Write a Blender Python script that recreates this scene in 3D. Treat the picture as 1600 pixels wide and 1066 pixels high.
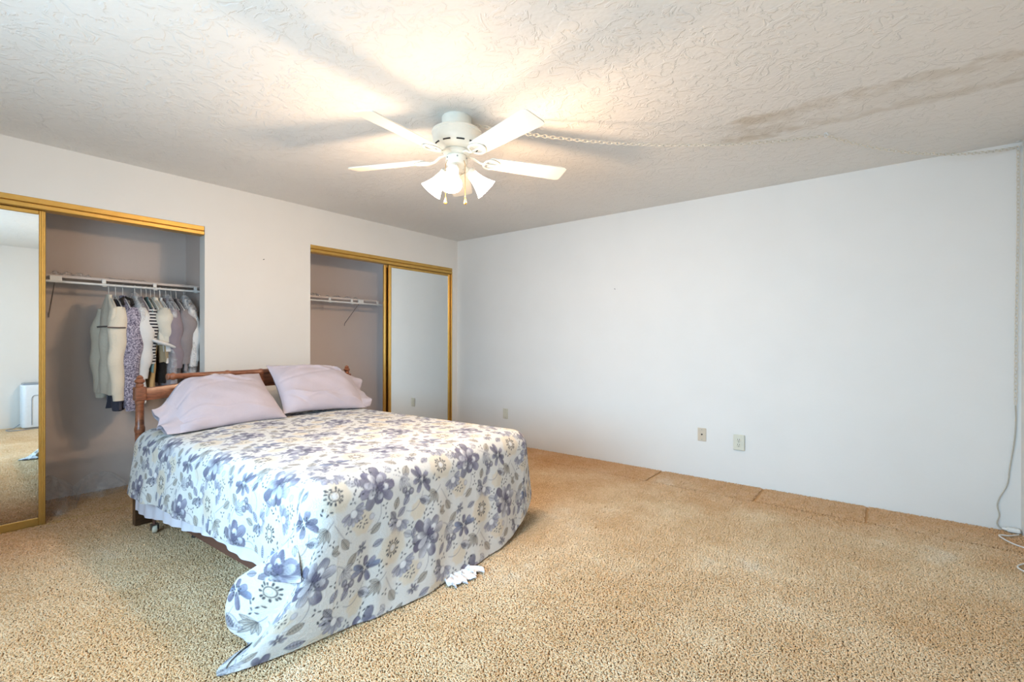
import bpy, math, random
import numpy as np
from mathutils import Vector, Matrix

sc = bpy.context.scene
for o in list(bpy.data.objects):
    bpy.data.objects.remove(o)
col = sc.collection
PI = math.pi
random.seed(3)

# ------------------------------------------------------------------ camera
CAM = (4.21351, -4.26907, 1.19780)
cd = bpy.data.cameras.new('camera'); cam = bpy.data.objects.new('camera', cd); col.objects.link(cam)
cd.sensor_fit = 'HORIZONTAL'; cd.sensor_width = 36.0; cd.lens = 36.0 * 740.463 / 1600
cd.clip_start = .02
cam.matrix_world = (Matrix.Translation(CAM) @ Matrix.Rotation(.663666, 4, 'Z') @
                    Matrix.Rotation(PI / 2 - .0012088, 4, 'X') @ Matrix.Rotation(.002438, 4, 'Z'))
sc.camera = cam

# ------------------------------------------------------------------ world, daylight, exposure
wd = bpy.data.worlds.new('world'); sc.world = wd; wd.use_nodes = True
bg = wd.node_tree.nodes['Background']; bg.inputs[0].default_value = (.62, .78, 1, 1); bg.inputs[1].default_value = 1.0
# daylight entering by the window behind the camera: a broad part and the brighter low sky
for nm, en, spr, colr, tilt in (('window_daylight', 32, 170, (.48, .77, 1.0), 84), ('window_low_sky', 12.5, 80, (.30, .66, 1.0), 79)):
    al = bpy.data.lights.new(nm, 'AREA'); al.shape = 'RECTANGLE'; al.size = 2.44; al.size_y = 1.10
    al.energy = en; al.color = colr; al.spread = math.radians(spr)
    ao = bpy.data.objects.new(nm, al); col.objects.link(ao)
    ao.location = (2.75, -5.060, 1.30); ao.rotation_euler = (math.radians(tilt), 0, 0)   # faces +y, a little downward
LAMP = 18.5          # each of the three fan bulbs
sc.view_settings.view_transform = 'Standard'; sc.view_settings.look = 'None'
sc.view_settings.gamma = 1; sc.view_settings.use_curve_mapping = False
sc.view_settings.exposure = .87
try:
    sc.cycles.use_denoising = True
    sc.cycles.max_bounces = 6; sc.cycles.diffuse_bounces = 3; sc.cycles.use_adaptive_sampling = True; sc.cycles.adaptive_threshold = .05; sc.cycles.transparent_max_bounces = 16
    sc.cycles.sample_clamp_indirect = 5; sc.cycles.caustics_reflective = False; sc.cycles.caustics_refractive = False
except Exception:
    pass

# ------------------------------------------------------------------ material helpers
def lin(c):
    return tuple((v / 12.92 if v <= .04045 else ((v + .055) / 1.055) ** 2.4) for v in [x / 255 for x in c])

class NT:
    def __init__(s, name):
        s.m = bpy.data.materials.new(name); s.m.use_nodes = True
        s.t = s.m.node_tree; s.n = s.t.nodes; s.b = s.n['Principled BSDF']; s.out = s.n['Material Output']
    def node(s, typ, **kw):
        n = s.n.new(typ)
        for k, v in kw.items():
            if k in n.inputs.keys() if isinstance(k, str) else False: pass
            setattr(n, k, v)
        return n
    def put(s, sock, v):
        if isinstance(v, bpy.types.NodeSocket): s.t.links.new(v, sock)
        elif v is not None: sock.default_value = v
    def math(s, op, a, b=None, c=None, clamp=False):
        n = s.n.new('ShaderNodeMath'); n.operation = op; n.use_clamp = clamp
        s.put(n.inputs[0], a); s.put(n.inputs[1], b)
        if c is not None: s.put(n.inputs[2], c)
        return n.outputs[0]
    def coord(s, kind='Object'):
        return s.n.new('ShaderNodeTexCoord').outputs[kind]
    def pos(s):
        return s.n.new('ShaderNodeNewGeometry').outputs['Position']
    def noise(s, vec, scale, detail=4, rough=.55, dist=0):
        n = s.n.new('ShaderNodeTexNoise'); s.put(n.inputs['Vector'], vec)
        n.inputs['Scale'].default_value = scale; n.inputs['Detail'].default_value = detail
        n.inputs['Roughness'].default_value = rough; n.inputs['Distortion'].default_value = dist
        return n.outputs['Fac']
    def ramp(s, fac, stops):
        n = s.n.new('ShaderNodeValToRGB'); s.put(n.inputs[0], fac)
        e = n.color_ramp.elements
        while len(e) < len(stops): e.new(.5)
        for k, (p, c) in enumerate(stops):
            e[k].position = p; e[k].color = (*c, 1) if len(c) == 3 else c
        return n.outputs[0]
    def mix(s, fac, a, b, blend='MIX'):
        n = s.n.new('ShaderNodeMix'); n.data_type = 'RGBA'; n.blend_type = blend
        s.put(n.inputs[0], fac)
        for k, v in ((6, a), (7, b)):
            if isinstance(v, tuple) and len(v) == 3: v = (*v, 1)
            s.put(n.inputs[k], v)
        return n.outputs[2]
    def smooth(s, v, a, b):
        n = s.n.new('ShaderNodeMapRange'); n.interpolation_type = 'SMOOTHSTEP'
        s.put(n.inputs[0], v); n.inputs[1].default_value = a; n.inputs[2].default_value = b
        return n.outputs[0]
    def bump(s, h, strength=.3, dist=.01):
        n = s.n.new('ShaderNodeBump'); s.put(n.inputs['Height'], h)
        n.inputs['Strength'].default_value = strength; n.inputs['Distance'].default_value = dist
        s.t.links.new(n.outputs[0], s.b.inputs['Normal'])
    def base(s, c): s.put(s.b.inputs['Base Color'], (*c, 1) if isinstance(c, tuple) and len(c) == 3 else c)
    def set(s, **kw):
        for k, v in kw.items(): s.put(s.b.inputs[k.replace('_', ' ')], v)
        return s

def simple(name, rgb, rough=.6, metal=0, var=.06, scale=30, bump=0, bscale=200, bdist=.002, spec=.5):
    t = NT(name); c = lin(rgb); v = t.coord()
    n = t.noise(v, scale, 3)
    t.base(t.mix(n, tuple(x * (1 - var) for x in c), tuple(min(1, x * (1 + var)) for x in c)))
    t.set(Roughness=rough, Metallic=metal, Specular_IOR_Level=spec)
    if bump: t.bump(t.noise(v, bscale, 4), bump, bdist)
    return t.m

def mat_wall(name, rgb, mott=.035):
    t = NT(name); c = lin(rgb); v = t.pos()
    n = t.noise(v, 2.2, 2, .6)
    t.base(t.mix(n, tuple(x * (1 - mott) for x in c), tuple(min(1, x * (1 + mott)) for x in c)))
    t.set(Roughness=.75, Specular_IOR_Level=.25)
    t.bump(t.noise(v, 22, 2, .7), .14, .005)
    return t.m

def mat_ceiling():
    t = NT('ceiling_plaster'); c = lin((243, 237, 229)); v = t.pos()
    sx = t.n.new('ShaderNodeSeparateXYZ'); t.put(sx.inputs[0], v); X, Y = sx.outputs[0], sx.outputs[1]
    # brown water stain running toward the window side: two streaks that join at the near end
    w = t.math('ADD', Y, t.math('MULTIPLY', t.math('SUBTRACT', t.noise(v, 7, 2), .5), .16))
    w = t.math('ADD', w, t.math('MULTIPLY', t.math('SUBTRACT', X, 4.0), -.03))
    inside = t.math('MULTIPLY', t.smooth(w, -1.40, -1.36), t.smooth(w, -.99, -1.05))
    e1 = t.math('MULTIPLY', t.smooth(w, -1.40, -1.35), t.smooth(w, -1.22, -1.32))
    e2 = t.math('MULTIPLY', t.smooth(w, -1.14, -1.08), t.smooth(w, -.99, -1.03))
    xm = t.smooth(t.math('ADD', X, t.math('MULTIPLY', t.noise(v, 5, 1), .3)), 3.52, 3.72)
    core = t.math('ADD', t.math('MULTIPLY', inside, .10), t.math('MULTIPLY', t.math('MAXIMUM', e1, e2), .17))
    near = t.math('MULTIPLY', t.smooth(X, 3.95, 3.6), t.math('MULTIPLY', inside, .20))
    st = t.math('MULTIPLY', t.math('ADD', core, near), xm)
    st = t.math('MULTIPLY', st, t.smooth(t.noise(v, 11, 1), .15, .6))
    n = t.noise(v, 1.2, 1)
    a = t.mix(n, tuple(x * .95 for x in c), tuple(min(1, x * 1.03) for x in c))
    a = t.mix(st, a, lin((176, 152, 112)))
    t.base(a); t.set(Roughness=.85, Specular_IOR_Level=.2)
    # skip-trowel plaster: ridges of dragged mud over a smooth coat
    r1 = t.smooth(t.noise(v, 10, 4, .62, 1.4), .49, .56)
    h = t.math('ADD', r1, t.math('MULTIPLY', t.noise(v, 45, 1), .7))
    t.bump(h, .5, .005)
    return t.m

def mat_carpet(name, pile=False):
    t = NT(name); v = t.pos()
    c1, c2, c3 = lin((242, 212, 170)), lin((224, 184, 134)), lin((244, 228, 204))
    n1 = t.noise(v, 1.7, 3, .65)
    a = t.mix(t.smooth(n1, .3, .7), c1, c2)
    a = t.mix(t.math('MULTIPLY', t.smooth(n1, .40, .28), .5), a, c3)
    # browner close to the walls and in the closets
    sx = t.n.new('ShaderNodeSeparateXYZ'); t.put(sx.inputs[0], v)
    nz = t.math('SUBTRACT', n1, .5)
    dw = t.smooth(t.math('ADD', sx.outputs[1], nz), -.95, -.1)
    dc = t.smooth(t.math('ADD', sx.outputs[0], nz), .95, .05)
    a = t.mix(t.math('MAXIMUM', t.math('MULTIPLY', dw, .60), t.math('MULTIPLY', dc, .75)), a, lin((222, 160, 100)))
    if pile:
        an = t.n.new('ShaderNodeAttribute'); an.attribute_name = 'tone'; rnd = an.outputs['Fac']
        a = t.mix(rnd, t.mix(.22, a, lin((140, 106, 72))), t.mix(.18, a, (.95, .91, .83)))
    else:
        a = t.mix(.22, a, lin((140, 104, 68)))
        t.bump(t.noise(v, 120, 3), .8, .01)
    t.base(a); t.set(Roughness=.95, Specular_IOR_Level=.1)
    return t.m

def mat_mirror():
    t = NT('mirror_silver'); t.base((.90, .93, .93)); t.set(Metallic=1.0, Roughness=.012); return t.m

def mat_film(name, tint=(.86, .86, .88), alpha=.3, rough=.25):
    t = NT(name); v = t.coord()
    t.base(tint); t.set(Roughness=rough, Specular_IOR_Level=.6)
    f = t.smooth(t.noise(v, 14, 5, .6, 1.0), .35, .75)
    t.set(Alpha=t.math('ADD', t.math('MULTIPLY', f, alpha), alpha * .35))
    t.bump(t.noise(v, 26, 4, .6, 1.0), .5, .01)
    return t.m

def mat_tweed():
    t = NT('tweed_knit'); v = t.coord()
    f = t.noise(v, 95, 3, .8)
    t.base(t.ramp(f, [(.36, lin((70, 64, 82))), (.48, lin((140, 132, 152))), (.60, lin((208, 200, 214)))]))
    t.set(Roughness=.95); t.bump(f, .5, .006); return t.m

def mat_stripes():
    t = NT('striped_jersey'); v = t.coord()
    sx = t.n.new('ShaderNodeSeparateXYZ'); t.put(sx.inputs[0], v)
    s = t.math('SINE', t.math('MULTIPLY', sx.outputs[2], 2 * PI / .024))
    t.base(t.mix(t.smooth(s, -.1, .1), lin((46, 44, 54)), lin((226, 224, 222)))); t.set(Roughness=.9); return t.m

def mat_fabric(name, rgb, bump=.25):
    t = NT(name); c = lin(rgb); v = t.coord()
    n = t.noise(v, 7, 4)
    t.base(t.mix(n, tuple(x * .90 for x in c), tuple(min(1, x * 1.06) for x in c)))
    t.set(Roughness=.9, Specular_IOR_Level=.2, Sheen_Weight=.1)
    t.bump(t.math('ADD', t.noise(v, 16, 4, .6, .8), t.math('MULTIPLY', t.noise(v, 300, 2), .15)), bump, .01)
    return t.m

def mat_wood(name, dark, light):
    t = NT(name); v = t.coord()
    mp = t.n.new('ShaderNodeMapping'); t.put(mp.inputs[0], v); mp.inputs['Scale'].default_value = (14, 3, 14)
    f = t.noise(mp.outputs[0], 3.2, 6, .6, .6)
    t.base(t.mix(t.smooth(f, .3, .7), lin(dark), lin(light)))
    t.set(Roughness=.32, Coat_Weight=.25, Coat_Roughness=.2); t.bump(f, .08, .003); return t.m

def mat_brass():
    t = NT('brushed_gold_anodised'); v = t.coord()
    mp = t.n.new('ShaderNodeMapping'); t.put(mp.inputs[0], v); mp.inputs['Scale'].default_value = (60, 2, 2)
    f = t.noise(mp.outputs[0], 6, 3)
    t.base(t.mix(f, lin((196, 152, 74)), lin((226, 184, 104))))
    t.set(Metallic=.75, Roughness=t.math('ADD', t.math('MULTIPLY', f, .15), .30)); return t.m

M = {}
M['wall'] = mat_wall('wall_paint', (238, 233, 226))
M['closet'] = mat_wall('shade_tinted_paint', (226, 211, 202))  # same paint as the room walls, with closet shade put into the colour
M['ceiling'] = mat_ceiling()
M['carpet'] = mat_carpet('carpet_backing'); M['pile'] = mat_carpet('carpet_pile_yarn', True)
M['mirror'] = mat_mirror(); M['brass'] = mat_brass()
M['seam'] = simple('dark_gap', (70, 56, 40), .8)
M['white'] = simple('white_enamel', (240, 238, 232), .35)
M['whitemetal'] = simple('white_coated_steel', (236, 234, 230), .4)
M['steel'] = simple('zinc_steel', (150, 146, 142), .35, .9)
M['wirebrace'] = simple('dull_grey_wire', (170, 156, 148), .5, .6)
M['fanwhite'] = simple('fan_white_lacquer', (246, 238, 222), .38)
M['blade'] = simple('fan_blade_cream', (236, 230, 218), .45, var=.03, scale=8)
M['slot'] = simple('dark_slot', (52, 44, 40), .7)
M['gold'] = simple('polished_brass', (214, 168, 84), .25, .9)
M['ivory'] = simple('ivory_plastic', (222, 216, 196), .4)
M['almond'] = simple('almond_plastic', (214, 196, 172), .4)
M['wood'] = mat_wood('maple_stain', (108, 62, 42), (160, 102, 72))
M['darkwood'] = mat_wood('dark_board', (58, 40, 26), (84, 60, 40))
M['rail'] = simple('brown_painted_steel', (112, 78, 66), .5, .1)
M['pillow'] = mat_fabric('lavender_cotton', (190, 181, 190), .30)
M['sheet'] = mat_fabric('pale_lilac_sheet', (230, 230, 242), .2)
M['mattress'] = mat_fabric('mattress_ticking', (226, 224, 220))
M['lace'] = mat_fabric('white_lace', (240, 240, 244), .6)
M['boxwhite'] = simple('white_appliance_plastic', (236, 240, 244), .4)
M['boxgrey'] = simple('grey_appliance_plastic', (150, 158, 168), .4)
M['cable'] = simple('white_vinyl_cable', (232, 228, 220), .45)
M['cordgrey'] = simple('aged_cord', (196, 188, 172), .5)
M['chain'] = simple('ivory_painted_chain', (232, 220, 200), .4)
M['film'] = mat_film('clear_polythene'); M['bag'] = mat_film('dry_cleaning_film', (.88, .88, .90), .42, .3)
M['outside'] = simple('vinyl_window_frame', (236, 236, 234), .4)
def mat_glow():
    t = NT('frosted_glass_shade'); t.base(lin((255, 250, 240))); t.set(Roughness=.4)
    t.put(t.b.inputs['Emission Color'], (1, .90, .76, 1)); t.put(t.b.inputs['Emission Strength'], 2.2)
    t.m.cycles.emission_sampling = 'NONE'; return t.m
M['glow'] = mat_glow()
def mat_pane():
    t = NT('window_glass'); t.base((1, 1, 1)); t.set(Roughness=.0, Alpha=.06); return t.m
M['pane'] = mat_pane()

# ------------------------------------------------------------------ mesh helpers
class MB:
    def __init__(s): s.v = []; s.f = []
    def add(s, vs, fs):
        k = len(s.v); s.v += [tuple(map(float, p)) for p in vs]; s.f += [tuple(i + k for i in f) for f in fs]; return s
    def box(s, x0, x1, y0, y1, z0, z1, bev=0):
        if x0 > x1: x0, x1 = x1, x0
        if y0 > y1: y0, y1 = y1, y0
        if bev <= 0:
            return s.add([(x, y, z) for x in (x0, x1) for y in (y0, y1) for z in (z0, z1)],
                         [(0, 1, 3, 2), (4, 6, 7, 5), (0, 4, 5, 1), (2, 3, 7, 6), (0, 2, 6, 4), (1, 5, 7, 3)])
        b = min(bev, (x1 - x0) / 2.01, (y1 - y0) / 2.01, (z1 - z0) / 2.01)
        vs = []; idx = {}
        for ix in (0, 1):
            for iy in (0, 1):
                for iz in (0, 1):
                    for ax in range(3):
                        p = [(x0 + b, x1 - b)[ix], (y0 + b, y1 - b)[iy], (z0 + b, z1 - b)[iz]]
                        p[ax] = ((x0, x1)[ix], (y0, y1)[iy], (z0, z1)[iz])[ax]
                        idx[ix, iy, iz, ax] = len(vs); vs.append(p)
        fs = []
        for ax in range(3):
            for sd in (0, 1):
                q = []
                for a, c in ((0, 0), (1, 0), (1, 1), (0, 1)):
                    k = [0, 0, 0]; k[ax] = sd; k[(ax + 1) % 3] = a; k[(ax + 2) % 3] = c; q.append(idx[(*k, ax)])
                fs.append(q if sd else q[::-1])
        for ax in range(3):
            b1, b2 = (ax + 1) % 3, (ax + 2) % 3
            for a in (0, 1):
                for c in (0, 1):
                    k0 = [0, 0, 0]; k1 = [0, 0, 0]; k0[b1] = k1[b1] = a; k0[b2] = k1[b2] = c; k1[ax] = 1
                    q = [idx[(*k0, b1)], idx[(*k1, b1)], idx[(*k1, b2)], idx[(*k0, b2)]]
                    fs.append(q if (a ^ c) else q[::-1])
        for k in idx:
            if k[3] == 0:
                q = [idx[k[0], k[1], k[2], a] for a in range(3)]
                fs.append(q if (k[0] + k[1] + k[2]) % 2 else q[::-1])
        return s.add(vs, fs)
    def tube(s, path, r, n=8, cap=True, flat=1.0):
        path = [Vector(p) for p in path]; rr = r if isinstance(r, (list, tuple)) else [r] * len(path)
        vs = []; fs = []; prev = None
        for i, p in enumerate(path):
            d = (path[min(i + 1, len(path) - 1)] - path[max(i - 1, 0)]).normalized()
            if prev is None:
                ref = Vector((0, 0, 1)) if abs(d.z) < .9 else Vector((1, 0, 0)); a = d.cross(ref).normalized()
            else: a = (prev - d * prev.dot(d)).normalized()
            b = d.cross(a); prev = a
            for k in range(n):
                t = 2 * PI * k / n; vs.append(p + a * (math.cos(t) * rr[i]) + b * (math.sin(t) * rr[i] * flat))
        for i in range(len(path) - 1):
            for k in range(n):
                fs.append((i * n + k, i * n + (k + 1) % n, (i + 1) * n + (k + 1) % n, (i + 1) * n + k))
        if cap: fs += [tuple(range(n))[::-1], tuple((len(path) - 1) * n + k for k in range(n))]
        return s.add(vs, fs)
    def lathe(s, prof, c, axis=(0, 0, 1), n=32, cap=True):
        ax = Vector(axis).normalized(); ref = Vector((1, 0, 0)) if abs(ax.x) < .9 else Vector((0, 1, 0))
        a = (ref - ax * ref.dot(ax)).normalized(); b = ax.cross(a); c = Vector(c)
        vs = []; fs = []
        for r, h in prof:
            for k in range(n):
                t = 2 * PI * k / n; vs.append(c + ax * h + a * (math.cos(t) * r) + b * (math.sin(t) * r))
        m = len(prof)
        for i in range(m - 1):
            for k in range(n):
                fs.append((i * n + k, i * n + (k + 1) % n, (i + 1) * n + (k + 1) % n, (i + 1) * n + k))
        if cap:
            if prof[0][0] > 1e-5: fs.append(tuple(range(n))[::-1])
            if prof[-1][0] > 1e-5: fs.append(tuple((m - 1) * n + k for k in range(n)))
        return s.add(vs, fs)
    def grid(s, G, wrap=False):
        G = np.asarray(G); a, b = G.shape[:2]; fs = []
        for i in range(a - 1):
            for j in range(b if wrap else b - 1):
                j2 = (j + 1) % b; fs.append((i * b + j, i * b + j2, (i + 1) * b + j2, (i + 1) * b + j))
        return s.add(G.reshape(-1, 3), fs)
    def xf(s, fn): s.v = [tuple(fn(p)) for p in s.v]; return s

def raw_mesh(name, V, F):
    me = bpy.data.meshes.new(name)
    V = np.asarray(V, np.float32); me.vertices.add(len(V)); me.vertices.foreach_set('co', V.ravel())
    if isinstance(F, np.ndarray):
        nf, k = F.shape; me.loops.add(nf * k); me.loops.foreach_set('vertex_index', F.ravel().astype(np.int32))
        me.polygons.add(nf); me.polygons.foreach_set('loop_start', np.arange(nf, dtype=np.int32) * k)
        me.update(calc_edges=True); me.validate()
    else:
        me = bpy.data.meshes.new(name); me.from_pydata([tuple(map(float, p)) for p in V], [], F); me.update()
    return me

def wloc(o):
    p = Vector((0, 0, 0))
    while o: p += o.location; o = o.parent
    return p

def obj(name, mb, mat, parent=None, origin=None, smooth=True, angle=35):
    """links ONE mesh object; mb holds world coordinates"""
    V = np.array(mb.v, float); 
    if origin is None:
        origin = ((V[:, 0].min() + V[:, 0].max()) / 2, (V[:, 1].min() + V[:, 1].max()) / 2, V[:, 2].min())
    origin = Vector(origin)
    me = raw_mesh(name, V - np.array(origin), mb.f)
    o = bpy.data.objects.new(name, me); col.objects.link(o)
    me.materials.append(M[mat] if isinstance(mat, str) else mat)
    if smooth:
        for p in me.polygons: p.use_smooth = True
        me.update()
        try: me.set_sharp_from_angle(angle=math.radians(angle))
        except Exception: pass
    if parent: o.parent = parent; o.location = origin - wloc(parent)
    else: o.location = origin
    return o

def tag(o, label=None, cat=None, group=None, kind=None):
    if label: o['label'] = label
    if cat: o['category'] = cat
    if group: o['group'] = group
    if kind: o['kind'] = kind
    return o

def thing(name, label, cat, loc, group=None, kind=None):
    o = bpy.data.objects.new(name, None); col.objects.link(o); o.location = loc; o.empty_display_size = .1
    return tag(o, label, cat, group, kind)

def struct(name, mb, mat, label, cat, smooth=False):
    return tag(obj(name, mb, mat, smooth=smooth), label, cat, kind='structure')

def B(*a, **k): return MB().box(*a, **k)

# ------------------------------------------------------------------ room shell
XB, YF, H = 4.894, -5.05, 2.44
WT = .10; CD = -.64                       # closet wall thickness, closet back plane
LO0, LO1 = -4.62, -2.818                  # left closet opening
RO0, RO1 = -1.942, -.090                  # right closet opening
HZ = 2.091
floor = struct('floor', B(CD - .05, XB + .1, YF - .1, .1, -.10, 0), 'carpet', 'tan carpeted floor of the bedroom', 'floor')
struct('ceiling', B(CD - .05, XB + .1, YF - .1, .1, H, H + .1), 'ceiling', 'textured plaster ceiling with a brown water stain', 'ceiling')
wl = MB()
wl.box(-WT, 0, YF, LO0, 0, H).box(-WT, 0, LO1, RO0, 0, H).box(-WT, 0, RO1, 0, 0, H)
wl.box(-WT, 0, LO0, LO1, HZ, H).box(-WT, 0, RO0, RO1, HZ, H)
struct('wall_left', wl, 'wall', 'off-white wall holding the two closet openings behind the bed', 'wall')
struct('wall_right', B(-WT, XB + .1, 0, .1, 0, H), 'wall', 'long plain off-white wall with three outlet plates', 'wall')
struct('wall_back', B(XB, XB + .1, YF, 0, 0, H), 'wall', 'white wall at the right edge, seen in the left mirror', 'wall')
wx0, wx1, wz0, wz1 = 1.45, 4.05, .66, 1.94
struct('wall_front', MB().box(-WT, wx0, YF - .1, YF, 0, H).box(wx1, XB + .1, YF - .1, YF, 0, H)
       .box(wx0, wx1, YF - .1, YF, 0, wz0).box(wx0, wx1, YF - .1, YF, wz1, H), 'wall', 'white wall with the window behind the camera', 'wall')
struct('wall_closet_back', B(CD - .05, CD, YF, .1, 0, H), 'closet', 'back wall of both closets, tinted taupe for shade', 'wall')
struct('wall_closet_divider', MB().box(CD, -WT, -2.745, -2.10, 0, H), 'closet', 'partition between the two closets, tinted taupe for shade', 'wall')
struct('wall_closet_ends', MB().box(CD, -WT, YF, LO0 - .06, 0, H), 'closet', 'end wall of the left closet, tinted taupe for shade', 'wall')
w = thing('window_1', 'white framed window behind the camera', 'window', ((wx0 + wx1) / 2, YF - .05, wz0), kind='structure')
fr = MB().box(wx0, wx1, YF - .08, YF - .02, wz0, wz0 + .05).box(wx0, wx1, YF - .08, YF - .02, wz1 - .05, wz1)
fr.box(wx0, wx0 + .05, YF - .08, YF - .02, wz0 + .05, wz1 - .05).box(wx1 - .05, wx1, YF - .08, YF - .02, wz0 + .05, wz1 - .05)
fr.box((wx0 + wx1) / 2 - .02, (wx0 + wx1) / 2 + .02, YF - .08, YF - .02, wz0 + .05, wz1 - .05)
obj('window_frame', fr, 'outside', w, smooth=False)
for a, b in ((wx0 + .05, (wx0 + wx1) / 2 - .02), ((wx0 + wx1) / 2 + .02, wx1 - .05)):
    obj('pane', B(a, b, YF - .052, YF - .048, wz0 + .05, wz1 - .05), 'pane', w, smooth=False)

# ---- closet tracks and mirror doors
def track(n, y0, y1, label):
    m = MB().box(-.075, .004, y0, y1, 2.055, HZ, .004).box(-.075, .008, y0, y1, 2.020, 2.053, .006)
    struct('trim_%d' % n, m, 'brass', label, 'door track', smooth=False)
    struct('trim_%d' % (n + 2), B(-.08, -.015, y0, y1, .0, .010, .002), 'brass', label.replace('head track over', 'floor track of'), 'door track')
track(1, LO0, LO1 - .002, 'gold aluminium head track over the left closet')
track(2, RO0 + .002, RO1, 'gold aluminium head track over the right closet')
struct('trim_5', B(-.075, .003, RO1 - .012, RO1 + .0, .01, 2.02, .002), 'brass', 'thin gold jamb beside the room corner', 'door jamb')

def mirror_door(n, y0, y1, x, label):
    d = thing('door_%d' % n, label, 'mirror door', (x, (y0 + y1) / 2, .012), kind='structure')
    sw = .032; z0, z1 = .012, 2.018; t = .022
    obj('mirror_panel', B(x - t + .008, x - .004, y0 + sw - .006, y1 - sw + .006, z0 + .040, z1 - .022), 'mirror', d, smooth=False)
    for ya, yb in ((y0, y0 + sw), (y1 - sw, y1)):
        m = MB().box(x - t, x + .002, ya, yb, z0, z1, .003)
        m.box(x + .001, x + .006, (ya + yb) / 2 - .006, (ya + yb) / 2 + .006, z0, z1, .002)
        obj('stile', m, 'brass', d, smooth=False)
    obj('rail', B(x - t, x + .003, y0 + sw, y1 - sw, z0, z0 + .048, .003), 'brass', d, smooth=False)
    obj('rail', B(x - t, x + .003, y0 + sw, y1 - sw, z1 - .026, z1, .003), 'brass', d, smooth=False)
mirror_door(1, LO0 + .01, -3.716, -.022, 'front mirror door of the left closet, reflecting blue daylight')
mirror_door(2, LO0 + .03, -3.728, -.060, 'rear mirror door hidden behind the left closet front door')
mirror_door(3, -1.028, RO1 - .014, -.022, 'front mirror door of the right closet beside the corner')
mirror_door(4, -1.066, RO1 - .03, -.060, 'rear mirror door of the right closet showing only its gold edge')

# ------------------------------------------------------------------ carpet pile (uncountable): geometry-node tufts
def carpet():
    rects = [(0.0, XB, YF, -.410)]                       # main room
    for a, b in ((.0, 2.62), (2.65, 3.452), (3.480, 4.118), (4.146, XB)): rects.append((a, b, -.392, -.016))
    rects += [(CD + .01, -.014, LO0, -2.76), (CD + .01, -.085, -2.08, -.05)]
    CELL = .125; pts = []
    for (a, b, c, d) in rects:
        nx, ny = max(1, round((b - a) / CELL)), max(1, round((d - c) / CELL))
        sx_, sy_ = (b - a) / nx, (d - c) / ny
        for i in range(nx):
            for j in range(ny): pts.append((a + (i + .5) * sx_, c + (j + .5) * sy_, .0005))
    me = raw_mesh('carpet_pile', np.array(pts), [])
    o = bpy.data.objects.new('carpet_pile', me); col.objects.link(o); me.materials.append(M['pile'])
    tag(o, 'worn tan twist pile of the bedroom carpet', 'carpet', kind='stuff')
    # square swatches of bent yarn ends, laid side by side over the floor
    sw = bpy.data.collections.new('carpet_swatches')          # only referenced by the node tree
    for q in range(4):
        rng = random.Random(50 + q); tb = MB(); tone = []
        n = 15
        for i in range(n):
            for j in range(n):
                x = (-.5 + (i + .5 + rng.uniform(-.45, .45)) / n) * CELL; y = (-.5 + (j + .5 + rng.uniform(-.45, .45)) / n) * CELL
                tn = rng.random(); a0 = rng.random() * 6.28
                for k in range(2):
                    a = a0 + k * 2.6 + rng.uniform(-.5, .5); r0 = .002; bx, by = x + math.cos(a) * r0, y + math.sin(a) * r0
                    l = .0075 + .006 * rng.random(); h = .007 + .0055 * rng.random(); w_ = a + rng.uniform(-.9, .9)
                    p = [(bx, by, -.001), (bx + math.cos(a) * l * .4, by + math.sin(a) * l * .4, h * .8), (bx + math.cos(a) * l * .4 + math.cos(w_) * l * .6, by + math.sin(a) * l * .4 + math.sin(w_) * l * .6, h)]
                    n0 = len(tb.v); tb.tube(p, [.0025, .0028, .0015], 4); tone += [min(1, max(0, tn + rng.uniform(-.2, .2)))] * (len(tb.v) - n0)
        tm = raw_mesh('yarn_swatch', np.array(tb.v), tb.f)
        tm.polygons.foreach_set('use_smooth', np.ones(len(tm.polygons), bool))
        at = tm.attributes.new('tone', 'FLOAT', 'POINT'); at.data.foreach_set('value', np.array(tone, np.float32))
        tm.materials.append(M['pile']); sw.objects.link(bpy.data.objects.new('yarn_swatch', tm))
    ng = bpy.data.node_groups.new('carpet_tufts', 'GeometryNodeTree')
    ng.interface.new_socket('Geometry', in_out='INPUT', socket_type='NodeSocketGeometry')
    ng.interface.new_socket('Geometry', in_out='OUTPUT', socket_type='NodeSocketGeometry')
    N = ng.nodes; Lk = ng.links.new
    gi, go = N.new('NodeGroupInput'), N.new('NodeGroupOutput')
    inst = N.new('GeometryNodeInstanceOnPoints'); ci = N.new('GeometryNodeCollectionInfo'); ci.inputs[0].default_value = sw; ci.inputs[1].default_value = True
    inst.inputs['Pick Instance'].default_value = True
    rk = N.new('FunctionNodeRandomValue'); rk.data_type = 'INT'; rk.inputs[4].default_value = 0; rk.inputs[5].default_value = 3
    rr = N.new('FunctionNodeRandomValue'); rr.data_type = 'INT'; rr.inputs[4].default_value = 0; rr.inputs[5].default_value = 3; rr.inputs[8].default_value = 7
    ml = N.new('ShaderNodeMath'); ml.operation = 'MULTIPLY'; ml.inputs[1].default_value = PI / 2
    cx_ = N.new('ShaderNodeCombineXYZ')
    Lk(gi.outputs[0], inst.inputs['Points']); Lk(ci.outputs[0], inst.inputs['Instance'])
    Lk(rk.outputs[2], inst.inputs['Instance Index']); Lk(rr.outputs[2], ml.inputs[0]); Lk(ml.outputs[0], cx_.inputs[2]); Lk(cx_.outputs[0], inst.inputs['Rotation'])
    Lk(inst.outputs[0], go.inputs[0])
    md = o.modifiers.new('tufts', 'NODES'); md.node_group = ng
carpet()

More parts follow.
